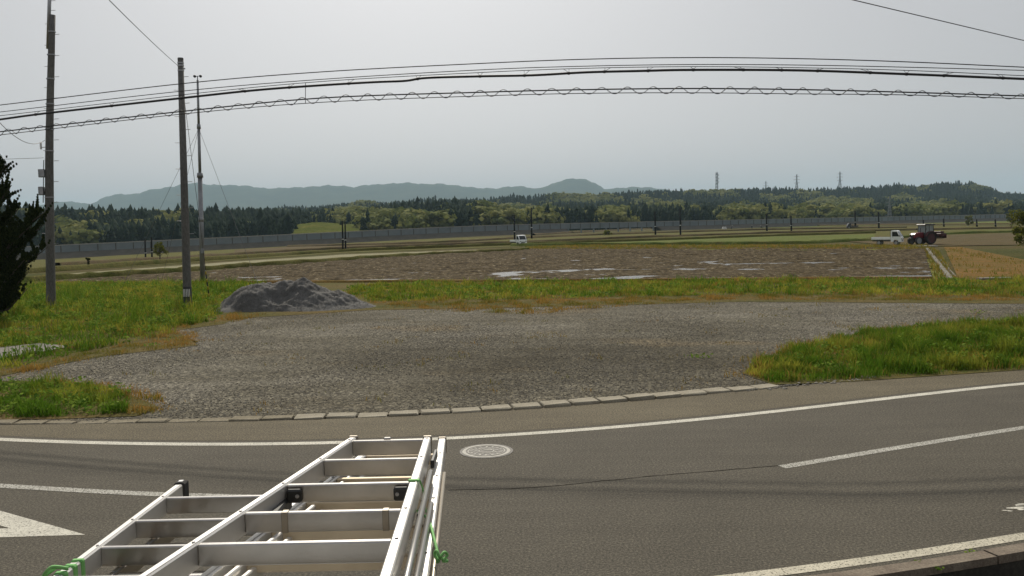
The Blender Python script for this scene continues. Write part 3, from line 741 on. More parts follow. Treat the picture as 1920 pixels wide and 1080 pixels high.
def ladders():
    z1 = 2.68
    A0, A1 = P(662, 820, z1), P(268, 1080, z1); B0, B1 = P(801, 820, z1), P(722, 1080, z1)
    A1 = along(A0, A1, 1.28); B1 = along(B0, B1, 1.28)
    base = np.array([-.7, 2.6, 2.25])
    T = thing('stepladder', 'silver aluminium stepladder lying folded on top of the other ladders, black hinge caps', 'ladder', base)
    rungs = [P(730, 823, z1)[1], P(715, 858, z1)[1], P(690, 903, z1)[1], P(640, 955, z1)[1], P(570, 1013, z1)[1], P(520, 1085, z1)[1], P(520, 1085, z1)[1]-.31]
    ladder_half(T, A0, A1, B0, B1, rungs, base)
    # the leg half folded underneath, showing to the right
    z2 = 2.578
    C0, C1 = P(690, 845, z2), P(400, 1066, z2); E0, E1 = P(829, 822, z2), P(792, 1080, z2)
    C1 = along(C0, C1, 1.2); E1 = along(E0, E1, 1.2)
    r2 = [P(750, 851, z2)[1], P(730, 893, z2)[1], P(700, 936, z2)[1], P(690, 985, z2)[1], P(620, 1040, z2)[1], P(600, 1105, z2)[1]]
    ladder_half(T, C0, C1, E0, E1, r2, base, .034, .075, rmat='alu_tan', rung_h=.046)
    for dx, zz in ((.042, z2-.012), (.074, z2-.03)):
        mb = MB(); rail(mb, along(C0, C1, .06)+[dx, 0, zz-z2], along(C0, C1, 1)+[dx+.012, 0, zz-z2], .018, .05); mb.build('inner_rail', 'alu_rail', T, base)
    # hinge plates and black blocks on the third rung
    y3 = rungs[2]
    for A, B, sx in ((A0, A1, 1), (B0, B1, -1)):
        p = along(A, B, (y3-A[1])/(B[1]-A[1])); MB().bbox((p[0]+sx*.045, p[1]-.020, z1-.040), (.054, .028, .050), .012).build('hinge_block', 'black_plastic', T, base)
        MB().cyl((p[0]+sx*.058, p[1]-.034, z1-.038), (p[0]+sx*.058, p[1]-.0375, z1-.038), .007, n=10).build('screw', 'steel', T, base)
    p = along(A0, A1, (y3-.10-A0[1])/(A1[1]-A0[1])); MB().bbox((p[0]+.030, p[1]+.02, z1-.075), (.03, .20, .05), .01).build('locking_stay', 'black_plastic', T, base)
    # wear bands of the middle rung
    y4 = rungs[3]
    for fx in (.27, .88):
        q = along(along(A0, A1, (y4-A0[1])/(A1[1]-A0[1])), along(B0, B1, (y4-B0[1])/(B1[1]-B0[1])), fx)
        MB().bbox((q[0], q[1], z1-.037), (.022, .029, .070), .002).build('rung_band', 'alu_dull', T, base)
    for A in (A0, B0, E0):
        MB().bbox((A[0], A[1]+.008, A[2]-.035), (.040, .020, .080), .004).build('end_cap', 'alu_dull', T, base)
    MB().bbox((.5*(A0[0]+B0[0])-.01, rungs[0]+.016, z1-.004), (.03, .02, .014), .003).build('latch', 'alu', T, base)
    # dark fittings hanging between the halves on the right side
    for t_, L_ in ((.05, .18), (.20, .12), (.42, .10)):
        p = along(B0, B1, t_)+[.035, 0, -.07]; MB().bbox(p, (.016, L_, .035), .005).build('side_fitting', 'black_plastic', T, base)
    # long slide tubes
    for dx, t0, t1, z in ((.038, .18, 1.2, z1-.055), (.060, .34, 1.2, z1-.085)):
        p = along(B0, B1, t0); q = along(B0, B1, t1); MB().tube([(p[0]+dx, p[1], z), (q[0]+dx+.012, q[1], z)], .011, 8).build('slide_tube', 'alu', T, base, True)
    p = along(E0, E1, .25); q = along(E0, E1, 1.15); MB().tube([(p[0]+.026, p[1], z2-.03), (q[0]+.03, q[1], z2-.03)], .009, 8).build('slide_tube', 'alu_dull', T, base, True)

    # second stepladder below, feet outwards
    z3 = 2.40; base2 = np.array([-1.2, 2.6, 2.25])
    S = thing('stepladder', 'lower aluminium stepladder with black rubber foot, tied with a green strap', 'ladder', base2)
    A0, A1 = P(336, 908, z3), P(110, 1078, z3); A1 = along(A0, A1, 1.35)
    B0 = np.array([A0[0]+.66, A0[1]-.05, z3]); B1 = np.array([A1[0]+.52, A1[1]-.04, z3])
    rr = [P(310, 931, z3)[1], P(252, 974, z3)[1], P(196, 1023, z3)[1], P(130, 1080, z3)[1], P(130, 1080, z3)[1]-.3]
    ladder_half(S, A0, A1, B0, B1, rr, base2, .036, .080, 'alu', rung_h=.074)
    z4 = 2.318
    F0 = np.array([A0[0]+.085, A0[1]-.28, z4]); F1 = np.array([A1[0]+.085, A1[1], z4]); H0 = F0+[.45, -.03, 0]; H1 = F1+[.35, -.03, 0]
    ladder_half(S, F0, F1, H0, H1, [y_-.06 for y_ in rr[1:]], base2, .032, .066, 'alu_dull', rung_h=.055)
    for A in (A0, B0):
        f = MB(); f.bbox((A[0], A[1]+.02, A[2]-.045), (.052, .055, .105), .008); f.bbox((A[0], A[1]+.052, A[2]-.045), (.046, .014, .095), .004)
        f.build('rubber_foot', 'rubber', S, base2)
        MB().bbox((A[0], A[1]+.022, A[2]+.009), (.022, .026, .004), .001).build('foot_bolt', 'steel', S, base2)
    # stepped treads of the lower half
    for y_ in rr[1:4]:
        MB().bbox((F0[0]+.07, y_+.12, z4-.01), (.045, .16, .012), .003).build('tread_edge', 'alu_dull', S, base2)
    # rack bars
    Rk = thing('roof_rack', 'black tubular roof rack carrying the aluminium ladders', 'roof rack', (-1.05, 2.0, 2.02))
    for yy in (2.72, 1.35):
        MB().tube([(-1.85, yy, 2.225), (-.12, yy, 2.225)], .022, 10).build('crossbar', 'black_plastic', Rk, (-1.05, 2.0, 2.02), True)
        for xx in (-1.68, -.42):
            MB().bbox((xx, yy, 2.115), (.035, .035, .18), .005).build('rack_post', 'black_plastic', Rk, (-1.05, 2.0, 2.02))
    # strap on the right: down the rails and tied
    G1 = []
    for px, py, z in ((742, 903, 2.692), (770, 902, 2.694), (787, 901, 2.693), (793, 918, 2.63), (797, 950, 2.60), (806, 985, 2.585), (818, 1025, 2.57), (826, 1048, 2.55)):
        G1.append(P(px, py, z))
    St = thing('tie_strap', 'thin light green strap looped over the upper ladder rail and knotted', 'strap', (G1[0][0], G1[0][1], 2.55))
    ob = (G1[0][0], G1[0][1], 2.55)
    MB().tube(smoothpoly(G1[2:], 5), .0035, 6).build('strap_line', 'strap_green', St, ob, True)
    G2 = [P(783, 958, 2.60), P(797, 968, 2.60), P(806, 980, 2.59), P(814, 1010, 2.585), P(823, 1046, 2.56)]
    MB().tube(smoothpoly(G2, 5), .005, 6).build('strap_line', 'strap_green', St, ob, True)
    pb = along(P(801, 820, 2.68), P(722, 1080, 2.68), (P(772, 902, 2.68)[1]-P(801, 820, 2.68)[1])/(P(722, 1080, 2.68)[1]-P(801, 820, 2.68)[1]))
    MB().bbox((pb[0], pb[1], 2.683), (.040, .020, .007), .002).build('strap_wrap', 'strap_green', St, ob)
    kx = P(825, 1046, 2.58); kn = MB()
    for a, L_ in ((.3, .022), (2.4, .024), (4.5, .05), (5.2, .045)):
        lp = [kx, kx+[math.cos(a)*L_*.6, .01, math.sin(a)*L_*.5+.01], kx+[math.cos(a)*L_, .015, math.sin(a)*L_*.4], kx+[math.cos(a)*L_*.4, .0, -.01]]
        kn.tube(smoothpoly(lp, 4), .005, 6)
    kn.build('strap_knot', 'strap_green', St, ob, True)
    # strap wrapped on the lower ladder
    W = P(128, 1066, 2.40); S2 = thing('tie_strap', 'green strap wrapped round the lower ladder rail beside the rungs', 'strap', (W[0], W[1], 2.3))
    for k_, (dy, wd, tl) in enumerate(((.07, .030, .12), (.02, .034, -.1), (-.045, .034, .08))):
        p = along(A0, A1, (W[1]+dy-A0[1])/(A1[1]-A0[1])); R = np.array(Matrix.Rotation(tl, 3, 'Z'))
        MB().bbox((p[0]+.002, p[1], p[2]-.038), (.044, wd*.8, .090), .010, R).build('strap_wrap', 'strap_green', S2, (W[0], W[1], 2.3))
    p = along(A0, A1, (W[1]-.03-A0[1])/(A1[1]-A0[1]))
    MB().tube(smoothpoly([p+[.02, .0, .012], p+[-.02, -.03, .03], p+[-.05, -.03, .0], p+[-.03, .02, .012]], 5), .007, 6).build('strap_knot', 'strap_green', S2, (W[0], W[1], 2.3), True)
ladders()
def wheel(T, c, r, wd, name='wheel', axis=(0, 1, 0), rimmat='steel'):
    c = np.array(c, float); a = np.array(axis, float)
    mb = MB(); pr = [(-.5, .78), (-.5, .93), (-.36, 1), (.36, 1), (.5, .93), (.5, .78)]; n = 20; V = []; Fc = []
    e1 = np.array([1.0, 0, 0]); e2 = np.array([0, 0, 1.0])
    for i in range(n):
        q = 2*math.pi*i/n; d = math.cos(q)*e1+math.sin(q)*e2
        for s, rad in pr: V.append(c+a*s*wd+d*rad*r)
    k = len(pr)
    for i in range(n):
        for j in range(k-1): Fc.append((i*k+j, i*k+j+1, ((i+1) % n)*k+j+1, ((i+1) % n)*k+j))
    w_ = mb.add(V, Fc).build(name, 'rubber', T)
    rm = MB(); rm.cyl(c-a*wd*.34, c+a*wd*.34, r*.8, n=16); rm.cyl(c-a*wd*.44, c+a*wd*.44, r*.26, n=10); rm.build('rim', rimmat, w_)
    return w_
def van():
    T = thing('service_van', 'white service van parked under the roof rack and ladders', 'van', (-1.05, 1.35, -.03), math.pi/2)
    body = MB().prism([(-1.68, .28), (1.60, .28), (1.70, .55), (1.66, .95), (1.35, 1.18), (.95, 1.82), (.75, 1.97), (-1.55, 1.97), (-1.68, 1.85)], -.73, .73).build('body', 'white_paint', T)
    ws_ = MB().add([(1.338, -.60, 1.225), (1.338, .60, 1.225), (.995, .55, 1.775), (.995, -.55, 1.775)], [(0, 1, 2, 3)]); ws_.v = [(a+.012, b, c+.008) for a, b, c in ws_.v]; ws_.build('windscreen', 'glass_dark', T)
    for sy in (-1, 1):
        for x0, x1 in ((-1.5, -.65), (-.55, .2), (.28, .92)):
            MB().box(((x0+x1)/2, sy*.732, 1.45), (x1-x0, .012, .5)).build('window', 'glass_dark', T)
        for xx in (-1.05, 1.12): wheel(T, (xx, sy*.66, .28), .28, .17)
        MB().bbox((1.66, sy*.55, .78), (.06, .25, .14), .02).build('headlight', 'glass_light', T)
    MB().bbox((1.68, 0, .42), (.1, 1.4, .16), .03).build('bumper', 'grey_paint', T)
van()

# ------------------------------------------------------------------ unseen building the camera hangs on, added to shade the ditch and ladders
def unseen_house():
    T = thing('unseen_house', 'unseen dark boarded building with tiled eaves, added behind the parked van to block rear sky', 'unseen_house', (0, -1.0, -.03))
    MB().box((0, -3.0, 2.6), (18, 6.0, 5.2)).build('wall', 'house_boards', T, (0, 0, 0)).location = (0, 1.0-1.0, .03)
    for k in range(26): MB().box((0, .012, .12+k*.2), (18, .02, .17)).build('board', 'house_boards', T)
    for x_ in (-5.5, -1.6, 2.2, 6.0):
        w_ = MB().box((x_, .035, 1.6), (1.7, .03, 1.2)).build('window', 'glass_dark', T)
        fr = MB()
        for a, b_ in (((x_, .05, 2.23), (1.84, .05, .07)), ((x_, .05, .97), (1.84, .06, .07)), ((x_-.89, .05, 1.6), (.07, .05, 1.2)), ((x_+.89, .05, 1.6), (.07, .05, 1.2)), ((x_, .056, 1.6), (.05, .04, 1.2))): fr.box(a, b_)
        fr.build('frame', 'alu_dull', w_)
    MB().add([(-9.6, .55, 5.0), (9.6, .55, 5.0), (9.6, -3, 6.9), (-9.6, -3, 6.9), (-9.6, -6.6, 5.0), (9.6, -6.6, 5.0), (-9.6, .55, 5.12), (9.6, .55, 5.12), (9.6, -3, 7.05), (-9.6, -3, 7.05), (-9.6, -6.6, 5.12), (9.6, -6.6, 5.12)],
             [(0, 1, 2, 3), (3, 2, 5, 4), (6, 9, 8, 7), (9, 10, 11, 8), (0, 6, 7, 1), (4, 5, 11, 10), (0, 3, 9, 6), (3, 4, 10, 9), (1, 7, 8, 2), (2, 8, 11, 5)]).build('roof', 'house_roof', T)
M('house_boards', (.075, .055, .038), (.11, .082, .058), 2, .85, fine=20, stretch=(.1, 1, 1), spec=.1); M('house_roof', (.05, .05, .055), (.075, .075, .08), 2, .8, spec=.1)
unseen_house()
# ------------------------------------------------------------------ manhole
def manhole():
    c = P(912, 846); T = thing('manhole_cover', 'round cast iron manhole cover with pale rim set in the asphalt', 'manhole cover', (c[0], c[1], .0))
    def ring(r0_, r1_, z0, z1, n=48):
        V = []; 
        for r_, z_ in ((r0_, z0), (r0_, z1), (r1_, z1), (r1_, z0)):
            for i in range(n): V.append((r_*math.cos(i*6.2832/n), r_*math.sin(i*6.2832/n), z_))
        return MB().add(V, [(k*n+i, k*n+(i+1) % n, (k+1)*n+(i+1) % n, (k+1)*n+i) for k in range(3) for i in range(n)])
    ring(.395, .425, -.02, .006).build('frame_ring', 'manhole_iron', T)
    ring(.33, .385, -.02, .008).build('outer_rim', 'manhole_rim', T)
    MB().cyl((0, 0, -.02), (0, 0, .003), .392, n=48).build('lid', 'manhole_iron', T)
    ring(.285, .30, 0, .008).build('raised_ring', 'manhole_rim', T); ring(.11, .125, 0, .008).build('raised_ring', 'manhole_rim', T)
    for k in range(16):
        a = k*6.2832/16; MB().bbox((.245*math.cos(a), .245*math.sin(a), .004), (.06, .035, .008), .002, np.array(Matrix.Rotation(a+.6*(k % 2), 3, 'Z'))).build('raised_tread', 'manhole_rim', T)
    for k in range(9):
        a = k*6.2832/9+.2; MB().bbox((.17*math.cos(a), .17*math.sin(a), .004), (.045, .03, .008), .002, np.array(Matrix.Rotation(a, 3, 'Z'))).build('raised_tread', 'manhole_rim', T)
    MB().bbox((.02, .045, .005), (.14, .05, .008), .003).build('key_plate', 'manhole_rim', T)
    for k in range(2): MB().cyl((.30*(-1)**k*.7, .2, .002), (.30*(-1)**k*.7, .2, .0045), .022, n=10).build('lift_hole', 'cable', T)
    for k in range(40):
        a = k*6.2832/40; MB().bbox((.434*math.cos(a), .434*math.sin(a), .001), (.012, .02, .006), .001, np.array(Matrix.Rotation(a, 3, 'Z'))).build('frame_lug', 'manhole_iron', T)
manhole()

# ------------------------------------------------------------------ poles
def bolts(T, a, b, t0, t1, n, r0_, r1_, base, ln=.22):
    for i in range(n):
        t = t0+(t1-t0)*i/(n-1); p = along(a, b, t); r_ = r0_+(r1_-r0_)*t; s = -1 if i % 2 else 1
        MB().cyl(p+[s*r_*.8, 0, 0], p+[s*(r_+ln), 0, .01], .013, n=5).build('step_bolt', 'steel', T, base)
def pole_mid():
    b = P(352, 576); t = D(338.5, 111, b[1]); T = thing('utility_pole', 'tall concrete utility pole with a striped base band beside the gravel heap', 'utility pole', b)
    MB().tube([b-[0, 0, .2], b, along(b, t, .5), t], [.20, .20, .165, .13], 16).build('pole', 'pole_concrete', T, b, True)
    MB().cyl(t-[0, 0, .02], t+[0, 0, .06], .138, .125, 16).build('cap', 'pole_concrete', T, b)
    bolts(T, b, t, .30, .93, 13, .2, .13, b)
    q = along(b, t, .045); q2 = along(b, t, .075); q0 = along(b, t, .02)
    MB().tube([q0, along(b, t, .085)], [.203, .199], 16, False).build('marker_band', 'dark_paint', T, b, True)
    for k in range(-2, 3):
        a = -math.pi/2+k*.36+.15; rr = .206
        MB().bbox((q+q2)/2+[rr*math.cos(a), rr*math.sin(a), 0], (.036, .008, .36), .002, np.array(Matrix.Rotation(a+math.pi/2, 3, 'Z'))).build('white_stripe', 'white_mark', T, b)
    for f in (.955, .975, .985):
        p = along(b, t, f); MB().cyl(p-[0, 0, .03], p+[0, 0, .03], .150, n=14).build('steel_band', 'steel', T, b)
    p = along(b, t, .962); MB().bbox(p+[.16, -.02, 0], (.1, .08, .06), .01).build('bracket', 'steel', T, b)
    p = along(b, t, .845); g = P(393, 563); MB().tube([p+[.12, 0, 0], g], .012, 5).build('guy_wire', 'wire', T, b)
    d_ = g-p; MB().tube([g, g-d_*.16], .035, 8).build('guy_guard', 'dark_paint', T, b, True)
    for f in (.02, .06, .10, .14): MB().tube([g-d_*f, g-d_*(f+.018)], .038, 8).build('yellow_band', 'yellow_guard', T, b, True)
    top = along(b, t, .965)
    e = D(212, 0, 24.0); e2 = e+(e-top)*.6
    mid = [along(top, e2, k)-[0, 0, .12*4*k*(1-k)] for k in np.linspace(0, 1, 12)]
    o = MB().tube(mid, .012, 5).build('overhead_wire', 'wire'); tag(o, 'single thin wire rising from the top of the striped utility pole', 'cable')
def pole_left():
    b = P(96, 575); t = D(98, 28, b[1]); T = thing('utility_pole', 'concrete utility pole with two metal boxes beside the dark juniper', 'utility pole', b)
    m1 = along(b, t, .5)+[-.12, 0, 0]
    MB().tube(smoothpoly([b-[0, 0, .2], b, m1, t], 4), [.235, .232, .228, .225, .222, .215, .208, .20, .19, .175, .165, .155, .145], 16).build('pole', 'pole_concrete', T, b, True)
    bolts(T, b+[-.08, 0, 0], t, .22, .97, 22, .22, .15, b, .20)
    p0 = D(91, 92, b[1]); p1 = D(96, -70, b[1])
    MB().tube([p0+[0, -.05, 0], p1+[0, -.05, 0]], .085, 10).build('extension_pole', 'steel', T, b, True)
    for k, y_ in enumerate((-40, -20, 2, 20)): q = D(95, y_, b[1]); MB().cyl(q+[.05, -.05, 0], q+[.26, -.05, 0], .013, n=5).build('step_bolt', 'steel', T, b)
    for py, px, wv, hv in ((325, 79, .30, .40), (358, 78, .24, .42)):
        q = D(px, py, b[1]-.1); bx_ = MB(); bx_.bbox(q, (wv, .22, hv), .02).build('metal_box', 'grey_paint', T, b)
        MB().bbox(q+[.05, -.115, 0], (wv*.7, .012, hv*.8), .004).build('box_lid', 'steel', T, b)
        MB().bbox(q+[wv/2+.05, 0, .0], (.14, .05, .05), .004).build('bracket', 'steel', T, b)
    q = D(77, 280, b[1]); MB().cyl(q, q+[0, 0, .35], .05, n=8).build('insulator', 'white_mark', T, b)
    MB().cyl(q+[0, 0, .1], q+[.25, 0, .1], .02, n=6).build('bracket', 'steel', T, b)
    for py in (60, 103, 148, 195, 243, 283, 370):
        q = D(88+(.06 if py > 200 else .0)*0, py, b[1]); pc = along(b, t, (q[2]-b[2])/(t[2]-b[2])); w_ = .24-.06*(q[2]/t[2])
        pc[0] += -.12*math.sin(min(1, q[2]/t[2])*math.pi)
        MB().cyl(pc-[0, 0, .025], pc+[0, 0, .025], w_, n=16).build('steel_band', 'steel', T, b)
    MB().tube([D(81, 380, b[1]-.2), D(82, 300, b[1]-.2)], .02, 6).build('conduit', 'wire', T, b)
    for a_, nm in (((-20, 208), 'a'), ):
        e = D(a_[0], a_[1], 26); s = D(84, 263, b[1]-.2); pts = [along(s, e, k)-[0, 0, .5*4*k*(1-k)] for k in np.linspace(0, 1, 14)]
        o = MB().tube(pts, .012, 5).build('service_wire', 'wire'); tag(o, 'slack service wire dropping to the pole with metal boxes', 'cable')
    s = D(82, 296, b[1]); e = s+[-26, 3, .35]; o = MB().tube([along(s, e, k)-[0, 0, .1*4*k*(1-k)] for k in np.linspace(0, 1, 12)], .010, 5).build('service_wire', 'wire')
    tag(o, 'near level wire leaving the pole with metal boxes above the juniper', 'cable')
def mast():
    b = G(380, 531); t = D(370.5, 150, b[1]); T = thing('steel_mast', 'slender guyed steel mast with a cup anemometer on top', 'mast', b)
    f = lambda py: along(b, t, (531-py)/(531-150))
    MB().tube([b-[0, 0, .2], f(330)], [.165, .155], 12).build('lower_tube', 'mast_steel', T, b, True)
    MB().tube([f(330), f(238)], .10, 10).build('middle_tube', 'mast_steel', T, b, True)
    MB().tube([f(238), t], [.085, .07], 10).build('upper_tube', 'mast_steel', T, b, True)
    for py, r_ in ((327, .22), (236, .14), (410, .19)): MB().cyl(f(py)-[0, 0, .16], f(py)+[0, 0, .16], r_, r_*.85, 12).build('collar', 'mast_steel', T, b, True)
    an = MB(); an.tube([t, t+[0, 0, .28]], .03, 6); an.tube([t+[-.18, 0, .26], t+[.18, 0, .26]], .02, 6); o = an.build('anemometer', 'dark_paint', T, b)
    for s in (-1, 1):
        c = t+[s*.20, 0, .26]; V = MB(); V.tube([c+[0, -.07, 0], c+[0, -.03, 0], c+[0, .06, 0]], [.03, .085, .10], 10); V.build('cup', 'dark_paint', o, b, True)
    for g in (P(489, 545), b+np.array([-4.5, 4, 0]), b+np.array([-3, -6, 0])):
        MB().tube([f(240), g], .012, 4).build('guy_wire', 'wire', T, b)
    MB().bbox(f(470)+[.1, -.17, 0], (.2, .12, .35), .02).build('small_box', 'grey_paint', T, b)
pole_mid(); pole_left(); mast()

# ------------------------------------------------------------------ cables along the road
def plane_h(px, py, y): return D(px, py, y)[2]
def cable_pts(px, y_ref=18.1, n=10):
    W = [D(a, b, np.interp(a, (0, 340, 600, 900, 1300, 1920), (21.8, 20.2, 19.3, 18.7, 18.1, 18.2))) for a, b in px]
    W = [W[0]+(W[0]-W[1])*1.2]+W+[W[-1]+(W[-1]-W[-2])*1.2]
    return smoothpoly(W, n)
XC = (0, 340, 600, 900, 1100, 1300, 1500, 1700, 1920)
def cpx(ys): return list(zip(XC, ys))
c1 = cable_pts(cpx((197, 157, 135, 119, 111, 108, 110, 116, 126))); c2 = cable_pts(cpx((210, 171, 149, 131, 124, 121, 122, 126, 132)))
c3 = cable_pts(cpx((217, 178, 153, 136, 128, 125, 127, 132, 142)))
tag(MB().tube(c1, .011, 6).build('overhead_cable', 'cable', smooth=True), 'topmost thin dark wire of the bundle strung across the sky', 'cable')
tag(MB().tube(c2, .009, 6).build('overhead_cable', 'cable', smooth=True), 'second thin wire below the topmost one across the sky', 'cable')
TC = [(0, 224), (90, 212), (340, 184), (480, 169), (600, 160), (700, 154), (760, 151.5), (800, 146), (900, 143), (1000, 141), (1100, 135.5), (1200, 133), (1300, 131), (1500, 132), (1700, 139), (1920, 148)]
tc = cable_pts(TC, n=6)
T = thing('telephone_cable', 'thick black telephone cable hung by clips from its carrier wire', 'cable', tc[0])
MB().tube(tc, .026, 8).build('cable', 'cable', T, tc[0], True)
MB().tube(c3, .008, 6).build('carrier_wire', 'cable', T, tc[0], True)
tcx = np.array([q[0] for q in tc])
for k in range(4, len(c3)-3, 4):
    p = c3[k]; i = int(np.argmin(np.abs(tcx-p[0]))); q = tc[i]
    if abs(p[0]) < 16:
        MB().tube([p+[-.06, 0, 0], q+[0, 0, .01], p+[.06, 0, 0]], .005, 4).build('hanger', 'cable', T, tc[0])
        MB().cyl(q+[-.02, 0, 0], q+[.02, 0, 0], .034, n=8).build('clip', 'cable', T, tc[0])
b1 = cable_pts(cpx((247, 209, 184, 173, 168, 166, 168, 173, 180))); b2 = cable_pts(cpx((253, 214, 192, 180, 175, 174, 176, 178, 185)))
T = thing('spiral_cable', 'lowest cable pair with a loose wire winding in waves between', 'cable', b1[0])
MB().tube(b1, .015, 6).build('upper_cable', 'cable', T, b1[0], True); MB().tube(b2, .009, 6).build('lower_cable', 'cable', T, b1[0], True)
ra, q_ = resample(b1, 900); rb, _ = resample(b2, 900)
ph = q_/.52*2*math.pi+.6*np.sin(q_*.7)
mid_ = .5*(ra+rb)+[0, 0, .012]; amp = .5*np.abs(ra[:, 2]-rb[:, 2])+.03
MB().tube(np.c_[mid_[:, 0], mid_[:, 1]+.04*np.sin(ph), mid_[:, 2]+amp*np.cos(ph)], .008, 4).build('winding_wire', 'cable', T, b1[0], True)
i = int(np.argmin(np.abs(np.array([proj(*q)[0] for q in c3])-572)))
j_ = int(np.argmin(np.abs(np.array([proj(*q)[0] for q in b2])-572)))
MB().tube([c3[i], b2[j_]], .007, 4).build('tie_wire', 'cable', T, b1[0])
s, e = D(1600, 0, 17.0), D(1920, 76, 20.0); s2 = s-(e-s)*.8; e2 = e+(e-s)*.8
tag(MB().tube([along(s2, e2, k) for k in np.linspace(0, 1, 10)], .010, 5).build('overhead_cable', 'wire', smooth=True), 'lone thin wire slanting down above the rest of the cables', 'cable')

# ------------------------------------------------------------------ far poles
FP = [(643, 415, 467.5, 'nearby twin'), (648, 418, 468, 'twin'), (965, 403, 452, ''), (997, 390, 447, ''), (1229, 397, 440, ''), (1276, 391, 440, ''), (1438, 401, 433, ''), (1484, 405, 433, ''),
      (1604, 396, 428, ''), (1648, 398, 428, ''), (1732, 413, 425, ''), (1770, 410.5, 425, ''), (1832, 412, 425, ''), (1867, 412, 425, ''), (273, 450, 488, ''), (285, 446, 487, '')]
GRP = 'far utility poles standing in the rice fields'
fpl = ['taller dark pole of the close-set pair beyond the gravel heap', 'shorter dark pole of the close-set pair beyond the gravel heap', 'dark field pole rising right behind the far white pickup', 'dark field pole with crossarm a little beyond the far white pickup',
       'shorter dark pole of the spaced pair in the open green fields', 'taller dark pole of the spaced pair in the open green fields', 'dark field pole close beside the far field workers', 'dark field pole between the field workers and the dark farm truck',
       'dark field pole beside the dark little farm truck', 'dark field pole above the white pickup cab, by the pale pylon', 'marker post showing just above the tractor roof', 'short post in the field past the rear of the tractor',
       'short post close to the little round tree', 'short post close to the darker upright field tree', 'shorter weathered pole next to the small yellow-green tree', 'taller weathered pole next to the small yellow-green tree']
for (px, pt, pb_, _), lb in zip(FP, fpl):
    b = G(px, pb_); t = D(px-1.0, pt, b[1]); h = t[2]-b[2]; r_ = max(.13, .0019*b[1]*.55)
    T = thing('field_pole', lb, 'utility pole', b, 0, GRP)
    MB().tube([b-[0, 0, .3], t], [r_, r_*.72], 10).build('pole', 'pole_dark' if 'pole_dark' in MATS else M('pole_dark', (.014, .014, .013), (.022, .022, .021), 2, .9, spec=.05).name, T, b, True)
    p = along(b, t, .36); MB().tube([p-[0, 0, h*.012], p+[0, 0, h*.012]], r_*1.02, 10).build('band', 'white_mark', T, b, True)
    if pt < 405: MB().box(along(b, t, .97), (1.0, .08, .08)).build('crossarm', 'pole_dark', T, b)
    MB().cyl(t, t+[0, 0, .15], r_*.4, n=6).build('cap', 'pole_dark', T, b)

# ------------------------------------------------------------------ railway noise barrier
WA, WB = np.array([-133.0, 250.0]), np.array([191.0, 443.0]); WD = WB-WA
def barrier():
    ts = np.linspace(-.42, 1.55, 80); C = WA+ts[:, None]*WD; z = zt(C[:, 0], C[:, 1]); dirn = WD/np.linalg.norm(WD); nr = np.array([dirn[1], -dirn[0]])
    T = thing('noise_barrier', 'long pale grey railway noise barrier on a low bank below the wooded hills', 'wall', (WA[0], WA[1], float(zt(*WA))))
    o = (WA[0], WA[1], float(zt(*WA)))
    n = len(ts)
    def band(name, mat, d0, d1, h0, h1, sel=slice(None), th=0.3):
        Cs, zs = C[sel], z[sel]; k = len(Cs); V = []
        for d_, h in ((d0, h0), (d1, h1), (d1-th, h1), (d0-th, h0)): V.append(np.c_[Cs+nr*d_, zs+h])
        V = np.vstack(V)
        mb = MB().add(V, [(r*k+i, r*k+i+1, ((r+1) % 4)*k+i+1, ((r+1) % 4)*k+i) for r in range(4) for i in range(k-1)]); return mb.build(name, mat, T, o)
    gap = (WA+.49*WD, WA+.56*WD)
    band('embankment', 'barrier_low', 4.2, .6, -.3, 1.75, slice(0, 37), 5)
    band('embankment', 'barrier_low', 4.2, .6, -.3, 1.75, slice(41, n), 5)
    band('wall_panel', 'barrier', .3, .3, 1.6, 3.7)
    band('coping', 'concrete', .42, .42, 3.7, 3.95, th=.6)
    for k in range(150):
        t = -.4+k*1.95/150; c = WA+t*WD; zz = float(zt(*c))
        MB().box((c[0]+nr[0]*.36, c[1]+nr[1]*.36, zz+2.68), (.2, .2, 1.95)).build('post', 'barrier_low', T, o)
    for k in range(8):
        t = (ts[36]+.004)+k*(ts[41]-ts[36]-.008)/7; c = WA+t*WD; zz = float(zt(*c))
        MB().box((c[0], c[1], zz+.75), (.55, .55, 2.0)).build('pier', 'barrier', T, o)
barrier()

# ------------------------------------------------------------------ hills, woods, mountains
BP_X = [-300, 0, 100, 200, 400, 490, 540, 600, 660, 680, 730, 800, 900, 960, 1000, 1040, 1100, 1200, 1300, 1380, 1460, 1540, 1590, 1640, 1680, 1720, 1760, 1820, 1850, 1880, 1920, 2200]
BP_Y = [386, 386, 392, 396, 396, 393, 386, 386, 379, 375, 378, 371, 373, 365, 366, 360, 363, 357, 355, 353, 351, 353, 350, 349, 343, 349, 341, 340, 348, 359, 362, 372]
FP_X = [-300, 0, 100, 300, 480, 540, 600, 640, 700, 740, 800, 880, 920, 945, 1000, 1100, 1200, 1300, 1400, 1500, 1600, 1700, 1800, 1920, 2200]
FP_Y = [384, 384, 387, 389, 389, 392, 392, 390, 386, 379, 377, 375, 377, 392, 392, 386, 384, 384, 386, 388, 384, 384, 386, 386, 388]
TH = 14.0
def wall_y(u):
    t = (250*u+133)/(324-193*u); return 250+193*t
def hill_nodes(u):
    px = 960+F*u; yw = wall_y(u); y1, y2 = yw+330, yw+1050
    hf = HC+(hy(px)-np.interp(px, FP_X, FP_Y))/F*y1-TH; hb = HC+(hy(px)-np.interp(px, BP_X, BP_Y))/F*y2-TH
    return yw, y1, y2, np.maximum(hf, 0), hb
